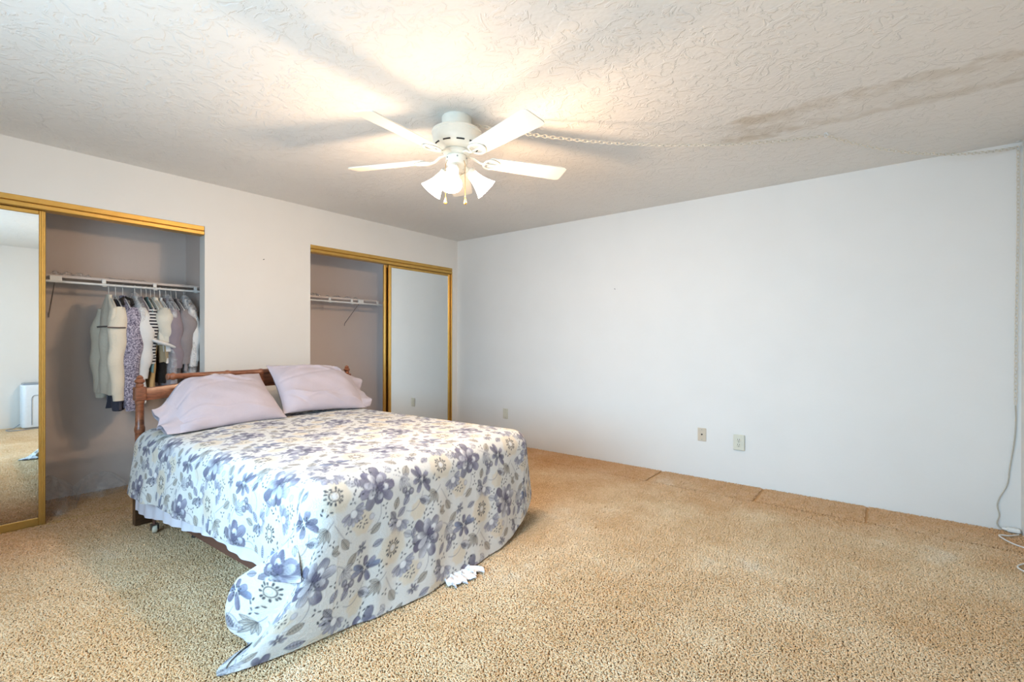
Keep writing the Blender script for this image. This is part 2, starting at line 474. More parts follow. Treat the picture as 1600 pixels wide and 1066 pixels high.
# ------------------------------------------------------------------ bed (stands a little skew, turned about its head end)
BA = .04; BP = (.43, -2.58)
CA, SA = math.cos(BA), math.sin(BA)
def W(p):
    x, y = p[0] - BP[0], p[1] - BP[1]
    return (BP[0] + CA * x - SA * y, BP[1] + SA * x + CA * y, p[2])
def Wi(p):
    x, y = p[0] - BP[0], p[1] - BP[1]
    return (BP[0] + CA * x + SA * y, BP[1] - SA * x + CA * y, p[2])
def Wn(A):
    A = np.asarray(A, float); R = A.copy(); x = A[..., 0] - BP[0]; y = A[..., 1] - BP[1]
    R[..., 0] = BP[0] + CA * x - SA * y; R[..., 1] = BP[1] + SA * x + CA * y; return R

bed = thing('bed', 'brown wooden bed with turned headboard and steel rails', 'bed', (*W((.43, -2.58, 0))[:2], 0))
YP0, YP1 = -3.346, -1.815
# headboard crest: a board that rises from the post blocks toward the middle
cr = []
nn = 40
for k in range(nn + 1):
    y = YP0 + .02 + (YP1 - YP0 - .04) * k / nn
    u = min((y - YP0) / .55, (YP1 - y) / .55, 1.0)
    top = .885 + .050 * (u * u * (3 - 2 * u)); bot = .805 + .035 * (u * u * (3 - 2 * u))
    cr.append((y, bot, top))
m = MB(); vs = []; fs = []
for (y, b, t) in cr:
    for (x, z) in ((.418, b), (.418, t - .006), (.422, t), (.440, t), (.444, t - .006), (.444, b)): vs.append((x, y, z))
for k in range(nn):
    for j in range(6): fs.append((k * 6 + j, k * 6 + (j + 1) % 6, (k + 1) * 6 + (j + 1) % 6, (k + 1) * 6 + j))
fs += [tuple(range(6))[::-1], tuple(nn * 6 + j for j in range(6))]
hb = obj('headboard', m.add(vs, fs).xf(W), 'wood', bed)
for y in (YP0, YP1):
    p = [(.0, .30), (.022, .30), (.024, .38), (.028, .40), (.028, .42), (.023, .44), (.025, .60), (.0285, .615), (.0285, .63), (.024, .645), (.022, .78), (.026, .795), (.026, .806)]
    q = MB().lathe(p, (.431, y, 0), n=24)
    q.box(.402, .460, y - .030, y + .030, .806, .895, .006)
    q.lathe([(.0, .895), (.020, .895), (.023, .905), (.018, .915), (.027, .925), (.028, .934), (.017, .946), (.019, .954), (.010, .966), (.0, .970)], (.431, y, 0), n=24)
    obj('post', q.xf(W), 'wood', hb)
rod = [(.0, 0), (.016, .0), (.019, .008), (.016, .020), (.021, .030), (.021, .040), (.016, .050), (.0165, .36), (.021, .372), (.021, .384), (.017, .396),
       (.018, .60), (.021, .612), (.021, .624), (.018, .636), (.017, .84), (.021, .852), (.021, .864), (.0165, .876), (.016, 1.19), (.021, 1.20), (.021, 1.21), (.016, 1.22), (.019, 1.235), (.016, 1.24), (0, 1.24)]
obj('turned_rod', MB().lathe([(r_ * 1.22, h_) for r_, h_ in rod], (.431, -3.20, .950), (0, 1, 0), 20).xf(W), 'wood', hb)
obj('lower_rail', B(.42, .442, YP0 + .02, YP1 - .02, .36, .50, .004).xf(W), 'wood', hb)
for k in range(7):
    y = YP0 + (YP1 - YP0) * (k + 1) / 8
    obj('spindle', MB().lathe([(.009, .495), (.012, .55), (.015, .60), (.011, .63), (.013, .70), (.011, .80), (.012, .86)], (.431, y, 0), n=12).xf(W), 'wood', hb)
for y in (YP0 - .030, YP1 - .060):
    obj('leg_board', B(.405, .457, y, y + .09, 0.014, .30, .003).xf(W), 'darkwood', bed)
YR0, YR1 = -3.31, -1.86
for y in (YR0, YR1):
    m = MB().box(.44, 2.42, y - .002, y + .002, .105, .165).box(.44, 2.42, y + (.002 if y < -2.5 else -.036), y + (.036 if y < -2.5 else -.002), .105, .109)
    obj('side_rail', m.xf(W), 'rail', bed, smooth=False)
for x in (.62, 1.45, 2.40):
    obj('cross_rail', B(x - .018, x + .018, YR0 + .003, YR1 - .003, .110, .140).xf(W), 'rail', bed, smooth=False)
def caster(x, y):
    c = obj('caster', MB().lathe([(.008, .055), (.008, .108)], (x, y, 0), n=10).xf(W), 'rail', bed)
    obj('wheel', MB().lathe([(.008, -.014), (.022, -.013), (.025, -.008), (.025, .008), (.022, .013), (.008, .014)], (x + .006, y, .036), (.3, 1, 0), 20).xf(W), 'ivory', c)
    obj('fork', MB().box(x - .012, x + .022, y - .019, y - .016, .030, .066, .001).box(x - .012, x + .022, y + .016, y + .019, .030, .066, .001).box(x - .012, x + .022, y - .019, y + .019, .060, .066, .001).xf(W), 'steel', c, smooth=False)
for x in (.66, 2.30):
    for y in (YR0 - .028, YR1 + .028): caster(x, y)
obj('glide_foot', MB().lathe([(.014, .080), (.016, .085), (.010, .106)], (1.12, YR0 + .02, 0), n=14).xf(W), 'slot', bed)
obj('centre_leg', B(1.43, 1.47, -2.62, -2.54, .014, .110).xf(W), 'rail', bed)

def rbox(x0, x1, y0, y1, z0, z1, r, n=6, crown=0):
    """box with fully rounded edges"""
    mb = MB(); prof = []
    rows = [(r * (1 - math.cos(a)), r * (1 - math.sin(a))) for a in [PI / 2 * k / n for k in range(n + 1)]]
    rings = []
    for k in range(n + 1):                    # bottom to side
        a = PI / 2 * k / n; ins = r * (1 - math.sin(a)); z = z0 + r * (1 - math.cos(a)); rings.append((ins, z))
    for k in range(n + 1):
        a = PI / 2 * k / n; ins = r * (1 - math.cos(a)); z = z1 - r * (1 - math.sin(a)); rings.append((ins, z))
    vs = []; cn = 6
    for ins, z in rings:
        rc = max(r - ins, .002) + .03
        for qx, qy, a0 in ((x1 - ins - rc, y1 - ins - rc, 0), (x0 + ins + rc, y1 - ins - rc, PI / 2), (x0 + ins + rc, y0 + ins + rc, PI), (x1 - ins - rc, y0 + ins + rc, 3 * PI / 2)):
            for k in range(cn):
                a = a0 + PI / 2 * k / (cn - 1); vs.append((qx + rc * math.cos(a), qy + rc * math.sin(a), z))
    n4 = 4 * cn; fs = []
    for i in range(len(rings) - 1):
        for k in range(n4): fs.append((i * n4 + k, i * n4 + (k + 1) % n4, (i + 1) * n4 + (k + 1) % n4, (i + 1) * n4 + k))
    fs += [tuple(range(n4))[::-1], tuple((len(rings) - 1) * n4 + k for k in range(n4))]
    return mb.add(vs, fs)
tag(obj('box_spring', rbox(.47, 2.42, -3.305, -1.865, .142, .372, .02).xf(W), 'mattress'), 'white box spring under the mattress, covered by the quilt', 'box spring')
tag(obj('mattress', rbox(.46, 2.435, -3.365, -1.875, .374, .604, .06).xf(W), 'mattress'), 'thick mattress beneath the floral quilt', 'mattress')

# lilac sheet hanging out below the quilt on the near long side
def hanging_sheet():
    n, r = 150, 14; G = np.zeros((n, r, 3))
    for i in range(n):
        x = .47 + 1.92 * i / (n - 1)
        zb = .128 + .085 * min(1, max(0, (x - .75) / .75)) + .006 * math.sin(x * 9)
        for j in range(r):
            t = j / (r - 1); z = .50 + (zb - .50) * t
            y = -3.370 - .016 * t - .006 * t * math.sin(x * 21 + 1.5 * math.sin(x * 5)) - .005 * t * math.sin(x * 47)
            G[i, j] = (x, y, z)
    m = MB().grid(G); k = G.copy(); k[..., 1] += .003; m.grid(k[:, ::-1])
    for J in (0, r - 1):
        s0 = np.stack([G[:, J], k[:, J]], 1); m.grid(s0 if J else s0[:, ::-1])
    for I in (0, n - 1):
        s0 = np.stack([G[I], k[I]], 1); m.grid(s0[:, ::-1] if I else s0)
    return m.xf(W)
tag(obj('bed_sheet', hanging_sheet(), 'sheet', angle=80), 'pale lilac sheet edge hanging below the quilt above the steel rail', 'sheet')

# ------------------------------------------------------------------ quilt print, painted in the cloth's own plane
TS = .60; TN = 420
def quilt_tile():
    T = np.ones((TN, TN, 3)) * np.array(lin((226, 225, 222)))
    px = TS / TN
    cc = lambda c: np.array(lin(c))
    INK, GREY, PURP, LIL, PALE, TAUPE, BLUE, WHT = [cc(c) for c in ((58, 62, 74), (134, 132, 146), (108, 104, 128), (160, 158, 178), (206, 206, 214), (176, 166, 152), (138, 152, 182), (238, 238, 240))]
    CREAM = cc((226, 214, 194))
    def win(cx, cy, R):
        """index window around a motif, wrapped, with offsets in metres from its centre"""
        k = int(R / px) + 2; i0, j0 = int(round(cx / px)), int(round(cy / px))
        I = np.arange(i0 - k, i0 + k + 1); J = np.arange(j0 - k, j0 + k + 1)
        dx, dy = np.meshgrid(I * px - cx, J * px - cy); return np.ix_(J % TN, I % TN), dx, dy
    def rotd(dx, dy, a):
        c, s = math.cos(a), math.sin(a); return dx * c + dy * s, -dx * s + dy * c
    def lay(ix, mask, c):
        m = mask[..., None]; T[ix] = T[ix] * (1 - m) + np.asarray(c) * m
    def sm(v, a, b):
        t = np.clip((v - a) / (b - a), 0, 1); return t * t * (3 - 2 * t)
    def halo(cx, cy, R):
        ix, x, y = win(cx, cy, R * 1.3); th = np.arctan2(y, x); r = np.hypot(x, y)
        lay(ix, .8 * sm(r, R * (1 + .12 * np.sin(7 * th)), R * .75), CREAM)
    def petal(cx, cy, ang, r0, ln, wd, cf, ct=None, co=INK, oa=.6, vein=True, blunt=.35):
        ix, dx, dy = win(cx, cy, r0 + ln + .002); x, y = rotd(dx, dy, ang); u = (x - r0) / ln
        w = wd * np.clip(u, 0, 1) ** .6 * (np.clip(1 - u, 0, 1)) ** blunt * 1.25
        ins = sm(np.abs(y) - w, .0010, -.0010) * (u > 0) * (u < 1)
        ct = cf if ct is None else ct
        g = np.clip(u + .22 * np.sin(y / wd * 4.5), 0, 1)[..., None]
        lay(ix, ins * .95, np.array(cf) * (1 - g) + np.array(ct) * g)
        lay(ix, oa * ins * sm(np.abs(y) - w, -.0036, -.0012), co)
        if vein:
            for o in (-.45, .0, .4): lay(ix, .45 * ins * sm(np.abs(y - w * o), .0016, .0004) * (u < .7) * (u > .1), co)
    def disc(cx, cy, R, c, a=1.):
        ix, x, y = win(cx, cy, R + .003); lay(ix, a * sm(np.hypot(x, y), R + .0008, R - .0008), c)
    def ringl(cx, cy, R, w, c, a=1.):
        ix, x, y = win(cx, cy, R + .006); lay(ix, a * sm(np.abs(np.hypot(x, y) - R), w, w * .4), c)
    def peony(cx, cy, R, rot, A):
        n = 9
        for k in range(n):
            a = rot + 2 * PI * k / n + .2 * math.sin(k * 3.1)
            petal(cx, cy, a, R * .10, R * (.84 + .16 * math.sin(k * 2.3)), R * .34, A[k % 3], A[(k + 1 + k // 4) % 3], oa=.65)
        for k in range(6):
            a = rot + .5 + 2 * PI * k / 6; petal(cx, cy, a, R * .02, R * .60, R * .25, A[(k + 2) % 3], (WHT, PALE)[k % 2], oa=.5)
        for k in range(3): petal(cx, cy, rot + 2.0 + k * .5, R * .0, R * .42, R * .12, PURP, PURP, vein=False)
        x0, y0 = cx + R * .25 * math.cos(rot + 1), cy + R * .25 * math.sin(rot + 1)
        for k in range(11):
            a = k * 2.4; q = R * .075 * math.sqrt(k); disc(x0 + q * math.cos(a), y0 + q * math.sin(a), R * .040, INK, .75)
    def daisy(cx, cy, R, rot, A):
        n = 7
        for k in range(n):
            petal(cx, cy, rot + 2 * PI * k / n + .25 * math.sin(k * 2), R * .10, R * (.80 + .2 * math.sin(k * 1.7)), R * .27, A[k % 3], A[(k + 1) % 3], oa=.5)
        for k in range(14):
            a = k * 2.4; q = R * .075 * math.sqrt(k); petal(cx + q * math.cos(a), cy + q * math.sin(a), a, 0, R * .13, R * .05, INK, vein=False)
    def leaf(cx, cy, ang, ln, wd, cf, stripes=True, fa=.75):
        ix, dx, dy = win(cx, cy, ln + .002); x, y = rotd(dx, dy, ang); u = x / ln
        w = wd * np.sin(np.clip(u, 0, 1) * PI) ** .8
        ins = sm(np.abs(y) - w, .0012, -.0012) * (u > 0) * (u < 1)
        lay(ix, fa * ins, cf); lay(ix, .7 * ins * sm(np.abs(y) - w, -.0036, -.0012), INK)
        lay(ix, .7 * ins * sm(np.abs(y), .0020, .0006), INK)
        if stripes: lay(ix, .75 * ins * (np.abs(y) < w * .55) * sm(np.abs(((x / .0085) % 1) - .5), .18, .1), INK)
    def stem(pts, w=.0024, c=GREY):
        P = np.array(pts, float); m = P.mean(0); t = np.linspace(0, 1, 50)
        Q = ((1 - t) ** 3)[:, None] * P[0] + (3 * t * (1 - t) ** 2)[:, None] * P[1] + (3 * t * t * (1 - t))[:, None] * P[2] + (t ** 3)[:, None] * P[3]
        ix, x, y = win(m[0], m[1], np.abs(P - m).max() + .005); D = np.full(x.shape, 9.)
        for q in Q: D = np.minimum(D, np.hypot(x - (q[0] - m[0]), y - (q[1] - m[1])))
        lay(ix, .8 * sm(D, w, w * .5), c)
    def ring_motif(cx, cy):
        halo(cx, cy, .082)
        for k in range(13): petal(cx, cy, 2 * PI * k / 13 + .1 * math.sin(k * 2), .024, .015 + .003 * math.sin(k * 3), .0062, INK, vein=False)
        ringl(cx, cy, .020, .0036, INK, .85); disc(cx, cy, .013, WHT, .8); ringl(cx + .002, cy, .010, .0016, GREY, .6)
    def cluster(cx, cy):
        halo(cx, cy, .058)
        for k in range(11):
            a = k * 2.4; q = .0058 * math.sqrt(k) + .002; petal(cx + q * math.cos(a), cy + q * math.sin(a), a, .0, .013, .0042, INK, vein=False)
    def berries(cx, cy, ang):
        x2, y2 = cx + .04 * math.cos(ang), cy + .04 * math.sin(ang)
        stem([(cx, cy), (cx + .012, cy + .012), (x2 + .01, y2), (x2, y2)])
        for q in ((x2, y2), (x2 + .027 * math.cos(ang + .9), y2 + .027 * math.sin(ang + .9)), (x2 + .026 * math.cos(ang - .9), y2 + .026 * math.sin(ang - .9))):
            disc(*q, .0145, PURP, .75); ringl(*q, .0145, .0024, INK, .7); disc(q[0] - .003, q[1] - .003, .0045, PALE, .8)
    def sprig(cx, cy, ang, c):
        stem([(cx - .04 * math.cos(ang), cy - .04 * math.sin(ang)), (cx - .02, cy - .01), (cx, cy), (cx + .02 * math.cos(ang), cy + .02 * math.sin(ang))])
        for k, s in enumerate((-1.0, -.5, 0, .5, 1.0)): leaf(cx, cy, ang + s, .055 + .022 * (k == 2), .0105, c, False, .6)
    def shell(cx, cy, ang, A):
        for k in range(9): petal(cx, cy, ang + (k - 4) * .36, .014, .046 + .006 * (k % 2), .0135, A[k % 2], A[(k + 1) % 2])
        disc(cx + .016 * math.cos(ang), cy + .016 * math.sin(ang), .017, WHT, .9); ringl(cx + .016 * math.cos(ang), cy + .016 * math.sin(ang), .017, .002, GREY, .7)
    def dashes(cx, cy, n=6):
        for k in range(n): petal(cx + .020 * math.sin(k * 2.1), cy + .013 * k - .03, 1 + k * .9, 0, .016, .0048, INK, vein=False)
    for ox, oy, v in ((0, 0, 0), (.30, .30, 1)):
        g = lambda x, y: (x + ox, y + oy)
        A1 = (PURP, LIL, GREY) if not v else (GREY, PALE, PURP); A2 = (LIL, PURP, BLUE) if v else (GREY, LIL, PURP)
        ring_motif(*g(.285, .075)); cluster(*g(.165, .215)); halo(*g(.45, .25), .05)
        stem([g(.09, .12), g(.05, .18), g(.06, .25), g(.13, .265)]); disc(*g(.115, .205), .013, PALE, .8); ringl(*g(.115, .205), .013, .0018, GREY, .7)
        stem([g(.42, .17), g(.44, .23), g(.47, .26), g(.52, .235)]); stem([g(.30, .19), g(.27, .23), g(.25, .27), g(.215, .285)])
        peony(*g(.085, .085), .100, .3 + v, A1)
        daisy(*g(.425, .115), .072, 1.1 + v, A2)
        shell(*g(.215, .155), 2.0, (PALE, LIL)); shell(*g(.555, .265), 1.2, (LIL, PALE))
        sprig(*g(.335, .195), .7, TAUPE); leaf(*g(.375, .230), -.4, .075, .021, PALE)
        leaf(*g(.485, .030), .9, .070, .019, TAUPE); leaf(*g(.225, .030), 2.7, .055, .016, PALE); leaf(*g(.345, .020), .3, .055, .015, LIL)
        berries(*g(.530, .200), 4.4); sprig(*g(.550, .085), 2.4, PALE); leaf(*g(.505, .165), .9, .055, .016, LIL)
        leaf(*g(.265, .255), 2.2, .062, .018, TAUPE); leaf(*g(.015, .215), 2.3, .052, .015, GREY, True); leaf(*g(.065, .245), .6, .060, .018, TAUPE)
        dashes(*g(.395, .285)); dashes(*g(.185, .100), 4); dashes(*g(.335, .135), 4); dashes(*g(.010, .270), 4)
        leaf(*g(.165, .020), 1.4, .050, .014, LIL); leaf(*g(.44, .205), 2.6, .045, .013, GREY)
    rg = random.Random(21); made = 0; bare = np.array(lin((226, 225, 222)))
    for _ in range(900):                               # small sprays wherever the ground is still bare
        x, y = rg.random() * TS, rg.random() * TS
        R = .030 if _ < 450 else .019
        ix, dx, dy = win(x, y, R); cov = np.mean((T[ix] < bare * .86).any(-1) & (np.hypot(dx, dy) < R))
        if cov > .01: continue
        a = rg.random() * 6.28; c_ = rg.choice((LIL, TAUPE, PALE, GREY)); made += 1
        if R > .02:
            w_ = rg.random()
            if w_ < .45:
                leaf(x - .5 * .056 * math.cos(a), y - .5 * .056 * math.sin(a), a, .056, .016, c_)
            elif w_ < .75:
                for q in (-.5, .35): leaf(x - .014 * math.cos(a), y - .014 * math.sin(a), a + q, .042, .0115, c_, False)
            else: daisy(x, y, .030, a, (LIL, GREY, PALE))
        else:
            for q in range(3): petal(x, y, a + q * 2.1, .004, .013, .0042, INK, vein=False)
        if made > 60: break
    k = np.array([.18, .64, .18])                      # soft edge of the print
    for ax in (0, 1): T = k[0] * np.roll(T, 1, ax) + k[1] * T + k[2] * np.roll(T, -1, ax)
    return T
QT = quilt_tile()
def sample_tile(u, v):
    fx = (u / TS * TN) % TN; fy = (v / TS * TN) % TN
    i = np.floor(fx).astype(int); j = np.floor(fy).astype(int); a = (fx - i)[..., None]; b = (fy - j)[..., None]
    i0, j0, i1, j1 = i % TN, j % TN, (i + 1) % TN, (j + 1) % TN
    return QT[j0, i0] * (1 - a) * (1 - b) + QT[j0, i1] * a * (1 - b) + QT[j1, i0] * (1 - a) * b + QT[j1, i1] * a * b

def mat_quilt():
    t = NT('floral_quilt'); at = t.n.new('ShaderNodeVertexColor'); at.layer_name = 'print'
    uv = t.n.new('ShaderNodeUVMap'); uv.uv_map = 'cloth'
    n = t.noise(uv.outputs[0], 6, 3)
    t.base(t.mix(.08, at.outputs[0], t.mix(n, (.6, .6, .6), (1, 1, 1)), 'MULTIPLY'))
    t.set(Roughness=.9, Specular_IOR_Level=.2, Sheen_Weight=.1)
    st = t.noise(uv.outputs[0], 62, 2, .5, 1.4)
    ln_ = t.smooth(t.math('ABSOLUTE', t.math('SUBTRACT', st, .5)), .0, .09)
    h = t.math('ADD', ln_, t.math('MULTIPLY', t.noise(uv.outputs[0], 30, 3), 1.4))
    t.bump(h, .5, .005); return t.m
M['quilt'] = mat_quilt()

# ------------------------------------------------------------------ quilt geometry (bed-local, then W)
EX0, EX1, EY0, EY1, ZT, RQ = .50, 2.466, -3.395, -1.848, .628, .112
def crom(P, n):
    P = np.asarray(P, float); d = np.r_[0, np.cumsum(np.linalg.norm(np.diff(P, axis=0), axis=1) ** .5)]
    t = np.linspace(0, d[-1], n); out = np.zeros((n, P.shape[1]))
    m = np.gradient(P, d, axis=0)
    k = np.clip(np.searchsorted(d, t, side='right') - 1, 0, len(d) - 2)
    h = (d[k + 1] - d[k])[:, None]; s = ((t - d[k])[:, None]) / h
    return ((2 * s ** 3 - 3 * s ** 2 + 1) * P[k] + (s ** 3 - 2 * s ** 2 + s) * h * m[k] + (-2 * s ** 3 + 3 * s ** 2) * P[k + 1] + (s ** 3 - s ** 2) * h * m[k + 1])

def quilt():
    Wl = lambda pts: [list(Wi(p)) for p in pts]
    segs = []     # each: (E start/end list, n angles, hem points, outward offset, flare, columns)
    d = .0042
    def col_pack(E, ang, Hm, fl, UV): segs.append((np.asarray(E), np.asarray(ang), np.asarray(Hm), np.asarray(fl), UV))
    c0 = .112     # plan radius of the corners
    def arc(cx, cy, a): return np.stack([cx + c0 * np.cos(a), cy + c0 * np.sin(a)], -1)
    # A: near long side
    n = int((EX1 - c0 - EX0) / d); x = np.linspace(EX0, EX1 - c0, n)
    E = np.stack([x, np.full(n, EY0)], -1)
    rp = .007 * np.sin(x * 13 + 1) + .006 * np.sin(x * 29)
    t = (x - EX0) / (EX1 - c0 - EX0)
    Hy = EY0 - .045 + .030 * t + rp * .8; Hz = .245 + .040 * t + .004 * np.sin(x * 7)
    col_pack(E, np.full(n, -PI / 2), np.stack([x, Hy, Hz], -1), np.zeros(n), ('side', x))
    # B: inner layer tucked behind the corner fold
    n = 60; s = np.linspace(0, 1, n)
    E = arc(EX1 - c0, EY0 + c0, -PI / 2 + .25 * s)
    Hh = crom([(EX1 - c0, EY0 - .015, .285), (2.43, EY0 - .02, .27), *Wl([(2.30, -3.40, .25), (2.17, -3.415, .235), (2.125, -3.43, .215)])], n)
    col_pack(E, -PI / 2 + .25 * s, Hh, .15 * s, ('corner', .0 + .46 * s))
    # C: outer layer of the fold with the tail lying on the carpet
    n = 430; s = np.linspace(0, 1, n)
    E = arc(EX1 - c0, EY0 + c0, -PI / 2 + .25 + (PI / 2 - .25) * s)
    pts = Wl([(2.125, -3.43, .215), (2.12, -3.455, .175), (2.14, -3.480, .120), (2.21, -3.495, .070), (2.275, -3.462, .035), (2.30, -3.462, .022), (2.315, -3.515, .019), (2.345, -3.575, .018),
              (2.372, -3.595, .018), (2.41, -3.540, .018), (2.445, -3.42, .018), (2.468, -3.31, .018), (2.478, -3.24, .018)])
    Hh = crom(pts, n)
    fl = .15 + .75 * np.exp(-((s - .60) / .22) ** 2)
    col_pack(E, -PI / 2 + .25 + (PI / 2 - .25) * s ** .8, Hh, fl, ('corner', .46 + .54 * s))
    # D: foot end
    ya, yb = EY0 + c0, EY1 - c0
    n = int((yb - ya) / d); y = np.linspace(ya, yb, n)
    E = np.stack([np.full(n, EX1), y], -1)
    Hw = crom(Wl([(2.478, -3.24, .018), (2.490, -3.16, .018), (2.515, -3.07, .018), (2.535, -2.95, .018), (2.545, -2.80, .018), (2.540, -2.62, .018), (2.535, -2.42, .018), (2.510, -2.20, .022), (2.482, -2.03, .045), (2.466, -1.92, .085)]), n)
    # columns follow the edge: resample hem by y fraction
    col_pack(E, np.zeros(n), Hw, .12 + 0 * y, ('foot', y))
    # E: far foot corner, hem drawn up and under
    n = 200; s = np.linspace(0, 1, n)
    E = arc(EX1 - c0, EY1 - c0, PI / 2 * s)
    Hh = crom([*Wl([(2.466, -1.92, .085), (2.455, -1.86, .125), (2.435, -1.795, .175), (2.40, -1.745, .225), (2.34, -1.735, .265)]), (EX1 - c0 - .10, EY1 + .02, .30)], n)
    col_pack(E, PI / 2 * s, Hh, 0 * s, ('corner2', s))
    # F: far long side
    n = 260; x = np.linspace(EX1 - c0, EX0, n)
    E = np.stack([x, np.full(n, EY1)], -1)
    f = np.clip((EX1 - c0 - x) / .3, 0, 1)
    col_pack(E, np.full(n, PI / 2), np.stack([x - .10 * (1 - f), EY1 + .02 + .006 * np.sin(x * 17), .30 + .04 * f], -1), np.zeros(n), ('far', x))
    rows_arc, rows_dn = 30, 140
    VV = []; FF = []; UU = []; off = 0
    for E, ang, Hm, fl, (kind, par) in segs:
        n = len(E); nv = np.stack([np.cos(ang), np.sin(ang)], -1)
        P = np.zeros((n, rows_arc + rows_dn, 3))
        a = np.linspace(0, PI / 2, rows_arc)
        bul = 0.0
        for k in range(rows_arc):
            P[:, k, :2] = E - nv * (RQ * (1 - math.sin(a[k]))); P[:, k, 2] = ZT - RQ * (1 - math.cos(a[k]))
        K = P[:, rows_arc - 1]; D = Hm - K; L = np.linalg.norm(D, axis=1, keepdims=True)
        m0 = np.zeros_like(K); m0[:, 2] = -1; m0[:, :2] = nv * .10; m0 = m0 * L * .9
        hd = D.copy(); hd[:, 2] = 0; hd /= np.linalg.norm(hd, axis=1, keepdims=True) + 1e-6
        m1 = (D / L) * (1 - fl[:, None]) + hd * fl[:, None]; m1 = m1 * L * .9
        sgm = np.linspace(0, 1, rows_dn + 1)[1:]
        for k, q in enumerate(sgm):
            P[:, rows_arc + k] = (2 * q ** 3 - 3 * q ** 2 + 1) * K + (q ** 3 - 2 * q ** 2 + q) * m0 + (-2 * q ** 3 + 3 * q ** 2) * Hm + (q ** 3 - q ** 2) * m1
        # soft puckers growing toward the hem
        if kind in ('foot', 'side'):
            g = np.linspace(0, 1, rows_dn)[None, :]
            pk = (.006 * np.sin(par * 11 + .5) + .004 * np.sin(par * 23 + 2) + .003 * np.sin(par * 41))[:, None] * np.sin(g * PI * .75)
            edge = np.clip(np.minimum(np.arange(n), n - 1 - np.arange(n)) / 40, 0, 1)[:, None]
            P[:, rows_arc:, :2] += (pk * edge)[..., None] * nv[:, None, :]
        P[..., 2] = np.maximum(P[..., 2], .016)
        # cloth-plane coordinates for the print
        al = np.concatenate([np.zeros((n, 1)), np.cumsum(np.linalg.norm(np.diff(P, axis=1), axis=2), axis=1)], 1)
        U = np.zeros((n, al.shape[1], 2))
        if kind == 'side': U[..., 0] = par[:, None]; U[..., 1] = (EY0 + RQ) - al
        elif kind == 'far': U[..., 0] = par[:, None]; U[..., 1] = (EY1 - RQ) + al
        elif kind == 'foot': U[..., 0] = (EX1 - RQ) + al; U[..., 1] = par[:, None]
        elif kind == 'corner':
            th = -PI / 2 + PI / 2 * par
            U[..., 0] = (EX1 - RQ) + np.cos(th)[:, None] * al; U[..., 1] = (EY0 + RQ) + np.sin(th)[:, None] * al
        else:
            th = PI / 2 * par
            U[..., 0] = (EX1 - RQ) + np.cos(th)[:, None] * al; U[..., 1] = (EY1 - RQ) + np.sin(th)[:, None] * al
        r = P.shape[1]
        # a hem roll: one more row folded inward under the edge
        nrm = np.cross(np.gradient(P, axis=0)[:, -1], (P[:, -1] - P[:, -2])); nrm /= np.linalg.norm(nrm, axis=1, keepdims=True) + 1e-9
        out = np.einsum('ij,ij->i', nrm[:, :2], nv); nrm *= np.where(out < 0, -1, 1)[:, None]
        tail = P[:, -1] - nrm * .007; tail[:, 2] = np.maximum(tail[:, 2], .013); tail2 = P[:, -9] - nrm * .007; tail2[:, 2] = np.maximum(tail2[:, 2], .013)
        P = np.concatenate([P, tail[:, None], tail2[:, None]], 1); U = np.concatenate([U, U[:, -1:], U[:, -9:-8]], 1); r += 2
        idx = off + np.arange(n * r).reshape(n, r)
        FF.append(np.stack([idx[:-1, :-1], idx[1:, :-1], idx[1:, 1:], idx[:-1, 1:]], -1).reshape(-1, 4)[:, ::-1])
        VV.append(P.reshape(-1, 3)); UU.append(U.reshape(-1, 2)); off += n * r
    # top
    xs = np.linspace(EX0, EX1 - RQ, int((EX1 - RQ - EX0) / d)); ys = np.linspace(EY0 + RQ, EY1 - RQ, int((EY1 - EY0 - 2 * RQ) / d))
    X, Y = np.meshgrid(xs, ys, indexing='ij')
    u = np.minimum(np.minimum(X - EX0 + .2, EX1 - RQ - X), np.minimum(Y - EY0 - RQ, EY1 - RQ - Y)); e = np.clip(u / .25, 0, 1); e = e * e * (3 - 2 * e)
    Z = ZT + e * (.008 + .0035 * np.sin(X * 7 + 2 * np.sin(Y * 4)) + .003 * np.sin(Y * 9 + X * 3) + .002 * np.sin(X * 23 + Y * 11))
    P = np.stack([X, Y, Z], -1); n, r = X.shape; idx = off + np.arange(n * r).reshape(n, r)
    FF.append(np.stack([idx[:-1, :-1], idx[1:, :-1], idx[1:, 1:], idx[:-1, 1:]], -1).reshape(-1, 4))
    VV.append(P.reshape(-1, 3)); UU.append(np.stack([X, Y], -1).reshape(-1, 2)); off += n * r
    V = Wn(np.concatenate(VV)); F = np.concatenate(FF); U = np.concatenate(UU)
    org = np.array([*W((1.48, -2.62, 0))[:2], 0.016])
    me = raw_mesh('floral_quilt', V - org, F)
    ca = me.color_attributes.new('print', 'FLOAT_COLOR', 'POINT')
    rgb = sample_tile(-U[:, 1], U[:, 0]); rgba = np.concatenate([rgb, np.ones((len(rgb), 1))], 1).astype(np.float32)
    ca.data.foreach_set('color', rgba.ravel())
    uvl = me.uv_layers.new(name='cloth'); li = np.zeros(len(me.loops), np.int32); me.loops.foreach_get('vertex_index', li)
    uvl.data.foreach_set('uv', U[li].astype(np.float32).ravel())
    me.polygons.foreach_set('use_smooth', np.ones(len(me.polygons), bool)); me.update()
    me.materials.append(M['quilt'])
    o = bpy.data.objects.new('floral_quilt', me); col.objects.link(o); o.location = org
    tag(o, 'white quilt printed with grey and blue flowers draped over the bed', 'quilt')
quilt()

